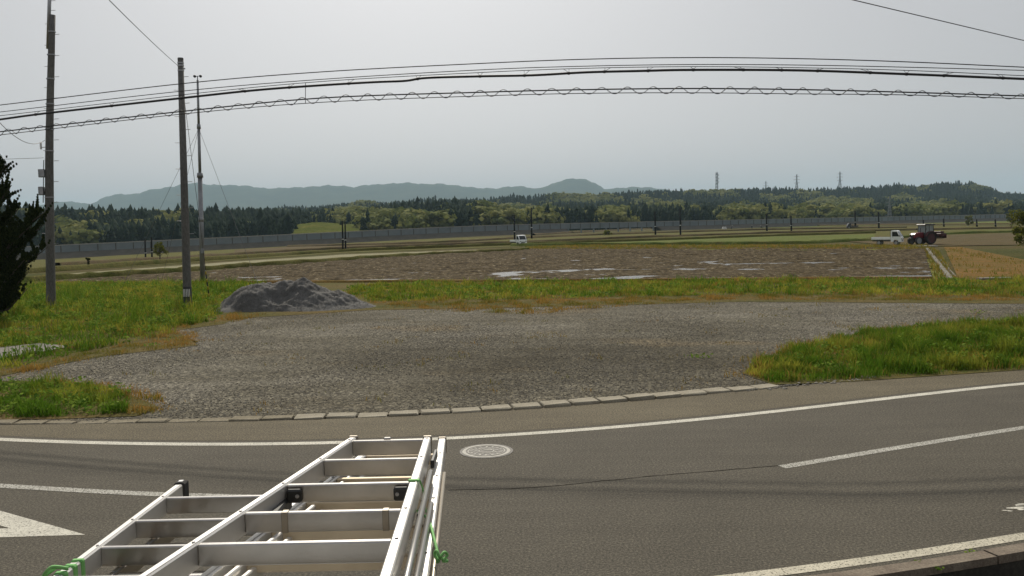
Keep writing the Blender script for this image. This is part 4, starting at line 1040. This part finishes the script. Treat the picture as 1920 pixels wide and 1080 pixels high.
def hill_h(u, y):
    yw, y1, y2, hf, hb = hill_nodes(u); ym = (y1+y2)/2; hm = np.minimum(hf, hb)*.75+np.maximum(0, hb-hf)*.35
    z0 = zt(u*y, y)
    def seg(a, b, va, vb): return va+(vb-va)*sstep((y-a)/(b-a))
    h = np.where(y < yw+130, z0-.5, np.where(y < y1, seg(yw+130, y1, z0-.5, hf), np.where(y < ym, seg(y1, ym, hf, hm), np.where(y < y2, seg(ym, y2, hm, hb), seg(y2, y2+500, hb, z0-2)))))
    return h
def hills():
    us = np.linspace(-.78, .78, 180); fr = np.r_[np.linspace(80, 1120, 60), np.linspace(1180, 1600, 8)]
    Um, Fm = np.meshgrid(us, fr); Y = wall_y(Um)+38+Fm; X = Um*Y; Z = hill_h(Um, Y)-.3
    n, k = len(us), len(fr); idx = np.arange(n*k).reshape(k, n); Fi = np.stack([idx[:-1, :-1], idx[:-1, 1:], idx[1:, 1:], idx[1:, :-1]], -1).reshape(-1, 4)
    struct(npmesh('hills', np.c_[X.ravel(), Y.ravel(), Z.ravel()], Fi, 'mountain_forest'))
hills()
def conifer_tpl(rng):
    V, Fc = [(0, 0, 1.0)], []; tiers = 7; n = 8
    for t in range(tiers):
        zt_ = 1-.86*(t/tiers)**.95; zb = zt_-.22; r_ = .045+.115*((t+1)/tiers)**.85
        a0 = len(V); V.append((rng.normal(0, .006), rng.normal(0, .006), zt_))
        for j in range(n):
            q = 6.2832*(j+.5*(t % 2))/n; rr = r_*rng.uniform(.55, 1.25); V.append((rr*math.cos(q), rr*math.sin(q), zb+rng.uniform(-.05, .05)))
        for j in range(n): Fc.append((a0, a0+1+j, a0+1+(j+1) % n))
    return np.array(V), np.array(Fc)
def broad_tpl(rng):
    V, Fc = [], []; lobes = [(rng.normal(0, .17), rng.normal(0, .17), rng.uniform(.38, .8), rng.uniform(.16, .26)) for _ in range(8)]
    for _ in range(75):
        l = lobes[rng.integers(len(lobes))]; d = rng.normal(size=3); d /= np.linalg.norm(d); d[2] = abs(d[2])*1.0-.25*(rng.random() < .4)
        c = np.array(l[:3])+d*l[3]*rng.uniform(.8, 1.05)*np.array([1.15, 1.15, .85])
        nrm = d+rng.normal(0, .35, 3); nrm /= np.linalg.norm(nrm); a = np.cross(nrm, rng.normal(size=3)); a /= np.linalg.norm(a); b = np.cross(nrm, a); s = rng.uniform(.065, .12)
        k = len(V); V += [c-a*s, c+b*s*.9, c+a*s, c-b*s*.9]; Fc += [(k, k+1, k+2), (k, k+2, k+3)]
    for l in lobes[:5]:
        k = len(V); V += [np.array(l[:3])+OCT_V[i]*l[3]*.8 for i in range(6)]; Fc += [tuple(k+j for j in f) for f in OCT_F]
    return np.array(V), np.array(Fc)
ELL = [(140, 432, 42, 12), (320, 412, 22, 8), (250, 424, 12, 6), (655, 403, 38, 13), (705, 412, 30, 10), (790, 410, 55, 13), (945, 400, 52, 20), (1010, 400, 50, 9), (1100, 374, 75, 8), (1060, 366, 26, 5), (1150, 402, 34, 8),
       (1210, 382, 22, 9), (1258, 390, 22, 10), (1385, 398, 40, 11), (1450, 374, 24, 7), (1520, 366, 22, 6), (1540, 380, 24, 7), (1580, 388, 60, 17), (1500, 400, 26, 8), (1740, 392, 55, 11), (1850, 402, 32, 8), (1720, 350, 22, 4), (1340, 362, 50, 5),
       (660, 381, 46, 5), (850, 372, 46, 4), (1830, 352, 26, 5), (1690, 374, 22, 6), (1440, 404, 24, 6)]
def forest():
    n = 25000; u = RNG.uniform(-.66, .66, n); f = RNG.random(n)**1.05; Y = wall_y(u)+120+f*950; X = u*Y; Z = hill_h(u, Y)
    # the ridge lines get their own rows
    n2 = 1500; u2 = RNG.uniform(-.66, .66, n2); nd = hill_nodes(u2); Y2 = np.where(RNG.random(n2) < .5, nd[1], nd[2])+RNG.normal(0, 14, n2)
    X2 = u2*Y2; Z2 = hill_h(u2, Y2); X, Y, Z = np.r_[X, X2], np.r_[Y, Y2], np.r_[Z, Z2]
    px, py = proj(X, Y, Z+8); px = px+RNG.normal(0, 6, len(px)); py = py+RNG.normal(0, 2, len(py))
    br = np.zeros(len(X), bool)
    for cx, cy, rx, ry in ELL: br |= ((px-cx)/rx)**2+((py-cy)/ry)**2 < 1
    br |= (RNG.random(len(X)) < .02)
    clear = (px > 548+8*RNG.random(len(px))) & (px < 660+30*RNG.random(len(px))) & (py > 412+8*RNG.random(len(px))) & (py < 440); keep = ~clear
    keep &= ~(br & (RNG.random(len(X)) < .35))
    X, Y, Z, br, px = X[keep], Y[keep], Z[keep], br[keep], px[keep]
    for nm, sel, tpl, mat, hr, wr, lab, cat in (('conifer_wood', ~br, conifer_tpl, 'conifer', (10.5, 14.0), (1.15, 1.65), 'dark cedar wood covering the hills behind the railway', 'woods'),
                                         ('broadleaf_wood', br, broad_tpl, 'broadleaf', (8.5, 13.5), (1.0, 1.5), 'pale green broadleaf clumps among the dark cedars on the hills', 'woods')):
        x, y, z = X[sel], Y[sel], Z[sel]; tp = [tpl(np.random.default_rng(k)) for k in range(7)]; w_ = RNG.integers(7, size=len(x)); VV, FF, TT, n0 = [], [], [], 0
        for k in range(7):
            i = w_ == k; c = int(i.sum())
            if not c: continue
            V, Fc = tp[k]; h = RNG.uniform(*hr, c)*(1+.12*RNG.normal(size=c)); s = h*RNG.uniform(*wr, c); a = RNG.uniform(0, 6.283, c); ca, sa = np.cos(a)[:, None], np.sin(a)[:, None]
            v = np.stack([(V[:, 0]*ca-V[:, 1]*sa)*s[:, None]+x[i][:, None], (V[:, 0]*sa+V[:, 1]*ca)*s[:, None]+y[i][:, None], V[:, 2]*h[:, None]+z[i][:, None]-.5], -1)
            VV.append(v.reshape(-1, 3)); FF.append((Fc[None]+(np.arange(c)*len(V))[:, None, None]).reshape(-1, 3)+n0); n0 += c*len(V)
            TT.append((RNG.random(c)[:, None]*.7+.3*RNG.random((c, len(V)))).ravel())
        tag(npmesh(nm, np.vstack(VV), np.vstack(FF), mat, np.concatenate(TT)), lab, cat, kind='stuff')
forest()
# light green slope in the gap of the woods
qa = [D(px, 440, 400) for px in np.linspace(546, 690, 12)]; qb = [D(px, 418.5+2.0*math.sin(px*.06)+random.uniform(-.6, .6), 455) for px in np.linspace(546, 690, 12)]
struct(MB().add(qa+qb, [(i, i+1, i+13, i+12) for i in range(11)]).build('grassy_slope', 'clearing'))
MT_X = [60, 105, 130, 160, 176, 200, 222, 268, 280, 335, 352, 378, 400, 450, 470, 505, 560, 600, 620, 660, 672, 690, 705, 770, 800, 830, 900, 935, 960, 985, 1010, 1035, 1060, 1080, 1100, 1120, 1135, 1165, 1190, 1220, 1300, 1500, 1700, 1920, 2300]
MT_Y = [392, 380, 378, 380, 384, 372, 365, 364, 358, 350, 345, 343, 347, 348, 349, 354, 352, 350, 348, 350, 352, 347, 347, 343, 346, 345, 353, 354, 350, 350, 355, 347, 338, 335, 337, 344, 355, 353, 351, 352, 362, 372, 380, 386, 400]
def mountains():
    us = np.linspace(-.9, .9, 500); px = 960+F*us; top = np.interp(px, MT_X, MT_Y); Yr = 6000.
    top = top+.8*np.sin(px*.21)+.5*np.sin(px*.47+1)
    hr = np.maximum(HC+(hy(px)-top)/F*Yr, 5); fr = np.r_[np.linspace(-1, 0, 18), np.linspace(.12, 1, 8)]
    V = []
    for f in fr:
        k = 1-abs(f); sp = .5+.5*np.sin(us*46+3*np.sin(us*19)+f*2)*abs(f)+.0; y = Yr+f*(1900 if f < 0 else 1400)
        h = hr*(k**1.25)*(1-.5*sp*(1 if f else 0)*(1-k)) if f else hr
        V.append(np.c_[us*y, np.full(len(us), y), h-15*(abs(f) > .99)])
    n = len(us); k = len(fr); idx = np.arange(n*k).reshape(k, n); Fi = np.stack([idx[:-1, :-1], idx[:-1, 1:], idx[1:, 1:], idx[1:, :-1]], -1).reshape(-1, 4)
    struct(npmesh('mountains', np.vstack(V), Fi, 'mountain_forest', smooth=True))
mountains()

# ------------------------------------------------------------------ pylons
def pylon(px, ptop, y, zb, label, arms=((.62, .22), (.76, .26), (.90, .20)), mastlike=False):
    t = D(px, ptop, y); b = np.array([t[0], y, zb]); h = t[2]-zb; T = thing('pylon' if not mastlike else 'radio_tower', label, 'pylon' if not mastlike else 'tower', b, 0, None)
    w0, w1, th = h*.085, h*.012, max(.1, h*.0075)
    if mastlike: w0, w1 = h*.045, h*.03
    def cor(f): w_ = w0+(w1-w0)*min(1, f/.75); return [np.array([sx*w_, sy*w_, f*h]) for sx, sy in ((-1, -1), (1, -1), (1, 1), (-1, 1))]
    lv = np.linspace(0, 1, 9)
    for k in range(4): MB().tube([cor(f)[k] for f in lv], th, 4).build('leg', 'pylon_steel' if 'pylon_steel' in MATS else M('pylon_steel', (.22, .23, .24), (.28, .29, .30), 1, .6, .4).name, T)
    br = MB()
    for a, c in zip(lv[:-1], lv[1:]):
        ca, cc = cor(a), cor(c)
        for k in range(4):
            br.tube([ca[k], cc[(k+1) % 4]], th*.6, 3, False); br.tube([ca[(k+1) % 4], cc[k]], th*.6, 3, False)
    br.build('lattice', 'pylon_steel', T)
    if mastlike:
        for f in (.55, .68, .8, .9): MB().cyl((0, 0, f*h), (0, 0, f*h+.5), h*.06, n=8).build('platform', 'pylon_steel', T)
        for k in range(3): MB().cyl((h*.075, 0, h*(.6+.13*k)), (h*.075, 0, h*(.6+.13*k)+2.2), .5, n=8).build('antenna', 'pylon_steel', T)
        MB().tube([(0, 0, h), (0, 0, h*1.06)], .12, 5).build('spike', 'pylon_steel', T)
    else:
        for f, l in arms: MB().tube([(-l*h*.55, 0, f*h), (0, 0, f*h+h*.018), (l*h*.55, 0, f*h)], th*1.1, 4).build('crossarm', 'pylon_steel', T)
pylon(1344, 323, 1400, 40, 'radio tower with platforms and antennas on the wooded ridge', mastlike=True)
pylon(1436, 340, 1600, 40, 'small distant pylon peeping over the ridge beside the radio tower')
pylon(1494, 327, 1500, 42, 'lattice pylon on the ridge, thinner of the tall pair')
pylon(1575, 322, 1500, 45, 'tallest lattice pylon on the ridge of the wooded hills')
pylon(1668, 368, 560, .5, 'pale lattice pylon at the foot of the woods behind the pickup')

# ------------------------------------------------------------------ vehicles
def kei_truck(label, paint='white_paint'):
    T = thing('pickup_truck', label, 'pickup truck')
    body = MB().prism([(.52, .38), (.80, .38), (.84, .52), (.95, .62), (1.22, .62), (1.33, .52), (1.37, .36), (1.66, .36), (1.70, .50), (1.69, .88), (1.62, .98), (1.24, 1.66), (1.12, 1.75), (.62, 1.77), (.52, 1.70)], -.70, .70)
    body.build('cab', paint, T)
    # windscreen
    a = np.array([1.605, 0, 1.01]); b = np.array([1.262, 0, 1.625]); n = np.array([.87, 0, .49])*.012
    MB().add([a+n+[0, -.60, 0], a+n+[0, .60, 0], b+n+[0, .54, 0], b+n+[0, -.54, 0], a-n+[0, -.60, 0], a-n+[0, .60, 0], b-n+[0, .54, 0], b-n+[0, -.54, 0]], [(0, 1, 2, 3), (0, 4, 5, 1), (1, 5, 6, 2), (2, 6, 7, 3), (3, 7, 4, 0)]).build('windscreen', 'glass_dark', T)
    for sy in (-1, 1):
        MB().prism([(.66, 1.03), (1.47, 1.03), (1.20, 1.58), (.66, 1.60)], sy*.702-.006, sy*.702+.006).build('side_window', 'glass_dark', T)
        MB().bbox((1.55, sy*.80, 1.12), (.05, .14, .20), .02).build('mirror', 'black_plastic', T)
        MB().bbox((1.675, sy*.52, .72), (.06, .26, .16), .03).build('headlight', 'glass_light', T)
        MB().bbox((-.62, sy*.725, .80), (2.14, .035, .27), .008).build('bed_side', paint, T)
        MB().bbox((-.62, sy*.60, .50), (2.0, .06, .12), .01).build('chassis_rail', 'black_plastic', T)
        for xx in (1.09, -.85): wheel(T, (xx, sy*.62, .26), .26, .15)
        MB().box((.75, sy*.705, .94), (.10, .012, .03)).build('door_handle', 'black_plastic', T)
    MB().bbox((-.62, 0, .64), (2.16, 1.40, .06), .01).build('bed_floor', 'grey_paint', T)
    MB().bbox((-1.70, 0, .80), (.035, 1.42, .27), .008).build('tailgate', paint, T)
    MB().bbox((1.70, 0, .56), (.03, .74, .13), .01).build('grille', 'black_plastic', T)
    MB().bbox((1.69, 0, .42), (.07, 1.34, .10), .02).build('bumper', paint, T)
    MB().box((.505, 0, 1.35), (.012, 1.0, .36)).build('rear_window', 'glass_dark', T)
    g = MB(); g.tube([(.46, -.68, .66), (.46, -.68, 1.62), (.46, .68, 1.62), (.46, .68, .66)], .022, 6); g.tube([(.46, -.68, 1.2), (.46, .68, 1.2)], .018, 6); g.build('guard_frame', 'black_plastic', T)
    return T
def put(T, px, py, ang, dz=0.0):
    b = G(px, py); T.location = (b[0], b[1], b[2]+dz); T.rotation_euler = (0, 0, ang)
tr = kei_truck('white flatbed mini pickup parked on the field bank beside the red tractor'); put(tr, 1664, 459.5, R_(-36), .03); tr.scale = (1.06,)*3
t2 = copy_tree(tr); t2['label'] = 'small far white mini pickup in front of a dark field pole'; put(t2, 972, 460.5, R_(-62), .02)
def repaint(T, mat):
    for ch in T.children:
        if ch.data and ch.data.materials and ch.data.materials[0].name == 'white_paint':
            me = ch.data.copy(); me.materials.clear(); me.materials.append(MATS[mat]); ch.data = me
t3 = copy_tree(tr); t3['label'] = 'grey farm pickup by the flooded strip below the noise barrier'; put(t3, 452, 465, R_(-150)); repaint(t3, 'grey_paint')
t4 = copy_tree(tr); t4['label'] = 'dark little farm truck standing beside a field pole'; put(t4, 1598, 428.5, R_(170)); repaint(t4, 'dark_paint')
def tractor():
    T = thing('tractor', 'dark red farm tractor with cab and rear tiller in the ploughed field', 'tractor')
    hood = MB().prism([(.35, .80), (1.72, .78), (1.80, .95), (1.74, 1.18), (1.5, 1.36), (.35, 1.46)], -.34, .34); hood.build('hood', 'red_paint', T)
    MB().bbox((1.10, 0, .68), (1.5, .5, .30), .03).build('engine_block', 'black_plastic', T); MB().bbox((1.79, 0, .98), (.05, .5, .36), .02).build('grille', 'black_plastic', T)
    for sy in (-1, 1):
        MB().bbox((1.775, sy*.24, 1.22), (.1, .18, .12), .03).build('headlight', 'white_mark', T)
        wheel(T, (1.30, sy*.62, .46), .46, .30, rimmat='grey_paint'); wheel(T, (-.35, sy*.72, .74), .74, .42, rimmat='dark_red')
        f = MB(); arc = [(-.35+.86*math.cos(a), .72+.86*math.sin(a)) for a in np.linspace(.3, 2.75, 9)]; arc2 = [(-.35+.80*math.cos(a), .72+.80*math.sin(a)) for a in np.linspace(2.75, .3, 9)]
        f.prism(arc+arc2, sy*.5 if sy > 0 else -.98, .98 if sy > 0 else -.5); f.build('fender', 'dark_red', T)
        for x0, x1 in ((.36, .28), (-.22, -.22), (-.92, -.80)):
            MB().tube([(x0, sy*.62, 1.05), (x1, sy*.60, 2.30)], .04, 6).build('cab_post', 'black_plastic', T)
        MB().prism([(.32, 1.3), (-.19, 1.3), (-.19, 2.26), (.26, 2.26)], sy*.60-.006, sy*.60+.006).build('side_window', 'glass_light', T)
        MB().prism([(-.25, 1.55), (-.86, 1.55), (-.78, 2.26), (-.25, 2.26)], sy*.60-.006, sy*.60+.006).build('side_window', 'glass_light', T)
        MB().bbox((-.85, sy*.4, 2.42), (.1, .14, .08), .01).build('work_lamp', 'white_mark', T)
        MB().bbox((.40, sy*.78, 1.85), (.04, .12, .24), .01).build('mirror', 'black_plastic', T)
    MB().box((.31, 0, 1.80), (.012, 1.1, .9)).build('front_window', 'glass_light', T)
    MB().prism([(.50, 2.28), (-1.0, 2.28), (-1.06, 2.36), (-.92, 2.44), (.42, 2.44), (.55, 2.36)], -.70, .70).build('cab_roof', 'dark_paint', T)
    MB().bbox((.0, 0, 2.455), (.9, .9, .03), .01).build('roof_panel', 'grey_paint', T)
    MB().bbox((-.35, 0, .95), (1.2, .95, .55), .05).build('rear_body', 'dark_red', T)
    MB().bbox((-.42, 0, 1.42), (.45, .5, .5), .08).build('seat', 'black_plastic', T)
    MB().tube([(.8, .30, 1.4), (.8, .30, 2.0)], .04, 8).build('exhaust', 'black_plastic', T)
    til = MB(); til.bbox((-1.95, 0, 1.10), (.75, 2.1, .40), .06); til.bbox((-2.35, 0, .95), (.12, 2.1, .50), .02); t_ = til.build('tiller', 'dark_red', T)
    for yy in np.linspace(-.9, .9, 9):
        MB().tube([(-1.9, yy, .92), (-2.05, yy, .68), (-1.85, yy, .58)], .03, 5).build('tine', 'black_plastic', t_)
    for sy in (-.3, .3): MB().tube([(-.8, sy, .7), (-1.7, sy, 1.05)], .05, 6).build('lift_arm', 'black_plastic', T)
    MB().tube([(-.8, 0, 1.35), (-1.75, 0, 1.35)], .05, 6).build('top_link', 'black_plastic', T)
    MB().bbox((-2.05, 0, 1.42), (.5, 1.5, .22), .04).build('tiller_frame', 'dark_red', T)
    return T
tk = tractor(); put(tk, 1732, 458.5, R_(196), .04); tk.scale = (1.06, 1.06, 1.06)

# ------------------------------------------------------------------ irrigation channel
def channel():
    a, b = G(1742, 468), G(1791, 527); a[2] = b[2] = 0; d = b-a; L = np.linalg.norm(d); d /= L; n = np.array([d[1], -d[0], 0])
    T = thing('irrigation_channel', 'narrow straight concrete irrigation channel running beside the ploughed paddy', 'channel', b)
    for s, h, w_ in ((.20, .16, .24), (-.22, .03, .10)):
        R = np.stack([n, d, np.array([0, 0, 1.0])], -1); MB().bbox((a+b)/2+n*s+[0, 0, h/2-.03], (w_, L, h+.1), .015, R).build('side_wall', 'channel_concrete', T, b)
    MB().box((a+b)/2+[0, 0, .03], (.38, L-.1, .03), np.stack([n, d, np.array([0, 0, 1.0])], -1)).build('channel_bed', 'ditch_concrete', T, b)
    q = G(1738, 463); MB().bbox(q+[0, 0, .1], (2.2, .8, .16), .02).build('bridge_slab', 'concrete', T, b)
channel()
q = G(1866, 524); tag(MB().bbox((q[0], q[1], .05), (1.8, .6, .12), .02).build('concrete_block', 'slab'), 'low pale concrete block in the grass by the rust coloured plot', 'block')

# ------------------------------------------------------------------ leafy plants
def leaf_cloud(centres, radii, per, sz, rng, flat=1.0, up=0.0):
    C = np.repeat(np.array(centres), per, 0); Rr = np.repeat(np.array(radii), per)
    n = len(C); d = rng.normal(size=(n, 3)); d /= np.linalg.norm(d, axis=1)[:, None]; c = C+d*(Rr*rng.random(n)**.45)[:, None]*np.array([1, 1, flat])
    a = rng.normal(size=(n, 3))+[0, 0, up]; a /= np.linalg.norm(a, axis=1)[:, None]; b = np.cross(a, rng.normal(size=(n, 3))); b /= np.linalg.norm(b, axis=1)[:, None]
    s = sz*rng.uniform(.6, 1.3, n)[:, None]; V = np.stack([c-a*s, c+b*s*.5, c+a*s, c-b*s*.5], 1).reshape(-1, 3)
    Fi = (np.array([(0, 1, 2), (0, 2, 3)])[None]+(np.arange(n)*4)[:, None, None]).reshape(-1, 3)
    return V, Fi, np.repeat(rng.random(n), 4)
def bushy(name, label, cat, b, h, wd, n, per, sz, mat, seed, stem=.05, low=.15):
    rng = np.random.default_rng(seed); T = thing(name, label, cat, b)
    tk_ = MB(); tk_.tube([(0, 0, -.1), (.02*h, 0, h*.35), (-.03*h, .02, h*.7)], [stem, stem*.7, stem*.3], 7)
    cs, rs = [], []
    for k in range(n):
        a = rng.uniform(0, 6.283); z = h*rng.uniform(low, .95); r_ = wd*rng.uniform(.15, 1)*(1-.45*(z/h-.4)**2*2); c = np.array([r_*math.cos(a), r_*math.sin(a), z]); cs.append(c); rs.append(wd*rng.uniform(.2, .42))
        tk_.tube([(0, 0, z*.45), c*np.array([.5, .5, .8]), c], [stem*.45, stem*.3, stem*.12], 4)
    tk_.build('trunk', 'bark', T); V, Fi, tt = leaf_cloud(cs, rs, per, sz, rng); npmesh('crown', V, Fi, mat, tt, parent=T); return T
b = G(300, 487.5); bushy('young_tree', 'small yellow-green tree standing alone beside the weathered field poles', 'tree', b, 2.9, 1.15, 14, 70, .14, 'shrub_leaf', 3, .10, .3)
b = G(1932, 473); bushy('roadside_shrub', 'leafy yellow-green shrub at the border of the rust coloured plot', 'shrub', b, 3.7, 1.75, 30, 130, .13, 'shrub_leaf', 5, .08)
b = G(1815, 423.5); bushy('round_tree', 'little round green tree far behind the ploughed field', 'tree', b, 3.4, 1.6, 12, 60, .25, 'broadleaf', 6, .12)
b = G(1897, 423.5); bushy('field_tree', 'darker upright tree at the far field edge by the greenhouse mound', 'tree', b, 5.0, 1.7, 14, 60, .3, 'broadleaf', 8, .12)
b = G(165, 498); bushy('cut_stump', 'short dark shrub stump alone in the left field', 'shrub', b, 1.0, .28, 8, 40, .10, 'juniper', 9, .12)
b = G(1140, 441); bushy('field_bush', 'low green bush in the fields beyond the far pickup', 'shrub', b, 1.4, 1.3, 12, 50, .2, 'shrub_leaf', 10, .06)
b = G(895, 441); bushy('field_bush', 'dark wide bush at the foot of the noise barrier', 'shrub', b, 1.6, 3.0, 14, 60, .3, 'broadleaf', 11, .06)
b = G(1372+40, 423); bushy('field_bush', 'dark low bush under the noise barrier by the field workers', 'shrub', b, 1.3, 3.4, 14, 60, .3, 'conifer', 12, .06)
def juniper():
    rng = np.random.default_rng(21); b = P(-44, 606); T = thing('juniper_tree', 'large dark juniper with flame shaped upswept branches beside the boxed pole', 'tree', b)
    tk_ = MB(); tk_.tube([(0, 0, -.2), (.1, 0, 1.5), (-.1, 0, 4.0), (.05, 0, 6.2)], [.26, .22, .14, .04], 9)
    tips = [(1.62, .1, 6.75), (1.25, .3, 6.45), (2.0, -.3, 5.85), (1.9, .4, 5.0), (3.1, .0, 4.25), (3.3, -.3, 4.75), (2.8, -.5, 4.2), (2.6, .4, 3.9), (2.9, .5, 3.3), (2.5, -.6, 2.8), (2.2, .2, 2.3), (1.9, -.4, 3.6), (1.5, -.6, 4.6), (1.0, -.5, 5.6), (.4, .2, 6.9), (.7, .6, 6.2),
            (1.6, .7, 4.2), (1.2, .6, 3.0), (1.6, -.5, 2.0), (1.2, -.2, 1.3), (.9, .4, .9), (1.0, -.7, 1.9), (.6, -.9, 3.2), (2.15, .1, 1.6)]
    for k in range(36): a = rng.uniform(1.2, 5.1); z = rng.uniform(1, 6.6); r_ = (2.3*(1-(z/7.4)**1.6)+.3); tips.append((r_*math.cos(a), r_*math.sin(a)*.9, z))
    cs, rs = [], []
    for x_, y_, z_ in tips:
        tip = np.array([x_, y_, z_]); root = np.array([x_*.12, y_*.12, max(.3, z_-1.5-.35*math.hypot(x_, y_))]); mid = np.array([x_*.62, y_*.62, z_-1.05])
        tk_.tube([root, mid, tip-[0, 0, .2]], [.06, .045, .012], 5)
        for t in np.linspace(.12, 1, 26):
            p = (1-t)**2*root+2*t*(1-t)*mid+t*t*tip; rad = .26*(1-t)**.8*(.7+.5*rng.random())+.018
            cs.append(p+rng.normal(0, .05, 3)); rs.append(rad)
            if rng.random() < .5 and t < .92:
                d = rng.normal(size=3)*.33; d[2] = abs(d[2])+.30
                for w_ in np.linspace(.1, 1.15, 8): cs.append(p+d*w_); rs.append(.10*(1.18-w_)+.008)
    tk_.build('trunk', 'bark', T)
    V, Fi, tt = leaf_cloud(cs, rs, 70, .046, rng, 1.3, 2.2); npmesh('crown', V, Fi, 'juniper', tt, parent=T)
juniper()

# ------------------------------------------------------------------ field workers
def person(label, px, py, stoop, top, ang):
    b = G(px, py); T = thing('person', label, 'person', b, ang); s = .55 if stoop else 0.0
    hip = np.array([0, 0, .86]); ch = hip+[math.sin(s*1.5)*.48, 0, math.cos(s*1.5)*.48]; nk_ = ch+(ch-hip)*.16; hd = nk_+[.05+.1*s, 0, .10]
    V = [hip, hip+[.02, .10, -.05], (.03, .11, .46), (0, .11, .07), (.14, .12, .03), hip+[.02, -.10, -.05], (.06, -.11, .46), (.02, -.11, .07), (.16, -.12, .03), (hip+ch)/2, ch, ch+[0, .19, 0], ch+[.06, .24, -.28], ch+[.20, .22, -.50], ch+[0, -.19, 0], ch+[.06, -.24, -.28], ch+[.20, -.22, -.50], nk_, hd, hd+[.02, 0, .11]]
    E_ = [(0, 1), (1, 2), (2, 3), (3, 4), (0, 5), (5, 6), (6, 7), (7, 8), (0, 9), (9, 10), (10, 11), (11, 12), (12, 13), (10, 14), (14, 15), (15, 16), (10, 17), (17, 18), (18, 19)]
    rad = [.14, .095, .065, .05, .04, .095, .065, .05, .04, .14, .16, .07, .05, .035, .07, .05, .035, .055, .10, .07]
    me = bpy.data.meshes.new('body'); me.from_pydata([tuple(map(float, v)) for v in V], E_, []); o = link('body', me, top, T)
    md = o.modifiers.new('skin', 'SKIN'); sv_ = me.skin_vertices[0].data
    for k, r_ in enumerate(rad): sv_[k].radius = (r_, r_)
    sv_[0].use_root = True; sb = o.modifiers.new('sub', 'SUBSURF'); sb.levels = 1; sb.render_levels = 1
    hat = MB(); hat.tube([hd+[0, 0, .04], hd+[0, 0, .055], hd+[0, 0, .13], hd+[0, 0, .17]], [.17, .17, .10, .03], 10); hat.build('hat', 'cloth_light', T, smooth=True)
person('person in dark work clothes standing alone in the far fields', 1410, 430.5, False, 'cloth_dark', R_(200))
person('stooping person with pale hat beside the white bundle in the far fields', 1371, 430, True, 'cloth_dark', R_(10))
person('person in dark clothes near a field pole in the far fields', 1429, 431, True, 'cloth_dark', R_(150))
b = G(1358, 429.5); T = thing('seed_tray_stack', 'small white stack of trays on a bank beside the stooping person', 'trays', b)
for k in range(4): MB().bbox((0, 0, .12+k*.24), (1.9-.15*k, .9, .20), .03).build('tray', 'white_mark', T)

# ------------------------------------------------------------------ haze
mt = bpy.data.materials.new('haze'); mt.use_nodes = True; t = mt.node_tree; t.nodes.clear(); MATS['haze'] = mt
pv = N(t, 'ShaderNodeVolumePrincipled'); pv.inputs['Color'].default_value = (.60, .835, 1.0, 1); pv.inputs['Density'].default_value = .00010; pv.inputs['Anisotropy'].default_value = .0
o_ = N(t, 'ShaderNodeOutputMaterial'); t.links.new(pv.outputs[0], o_.inputs['Volume'])
hz = MB().box((0, 4050, 175), (15000, 10200, 390)).build('haze', 'haze'); tag(hz, 'thin blue haze over the distant hills', 'haze', kind='stuff')
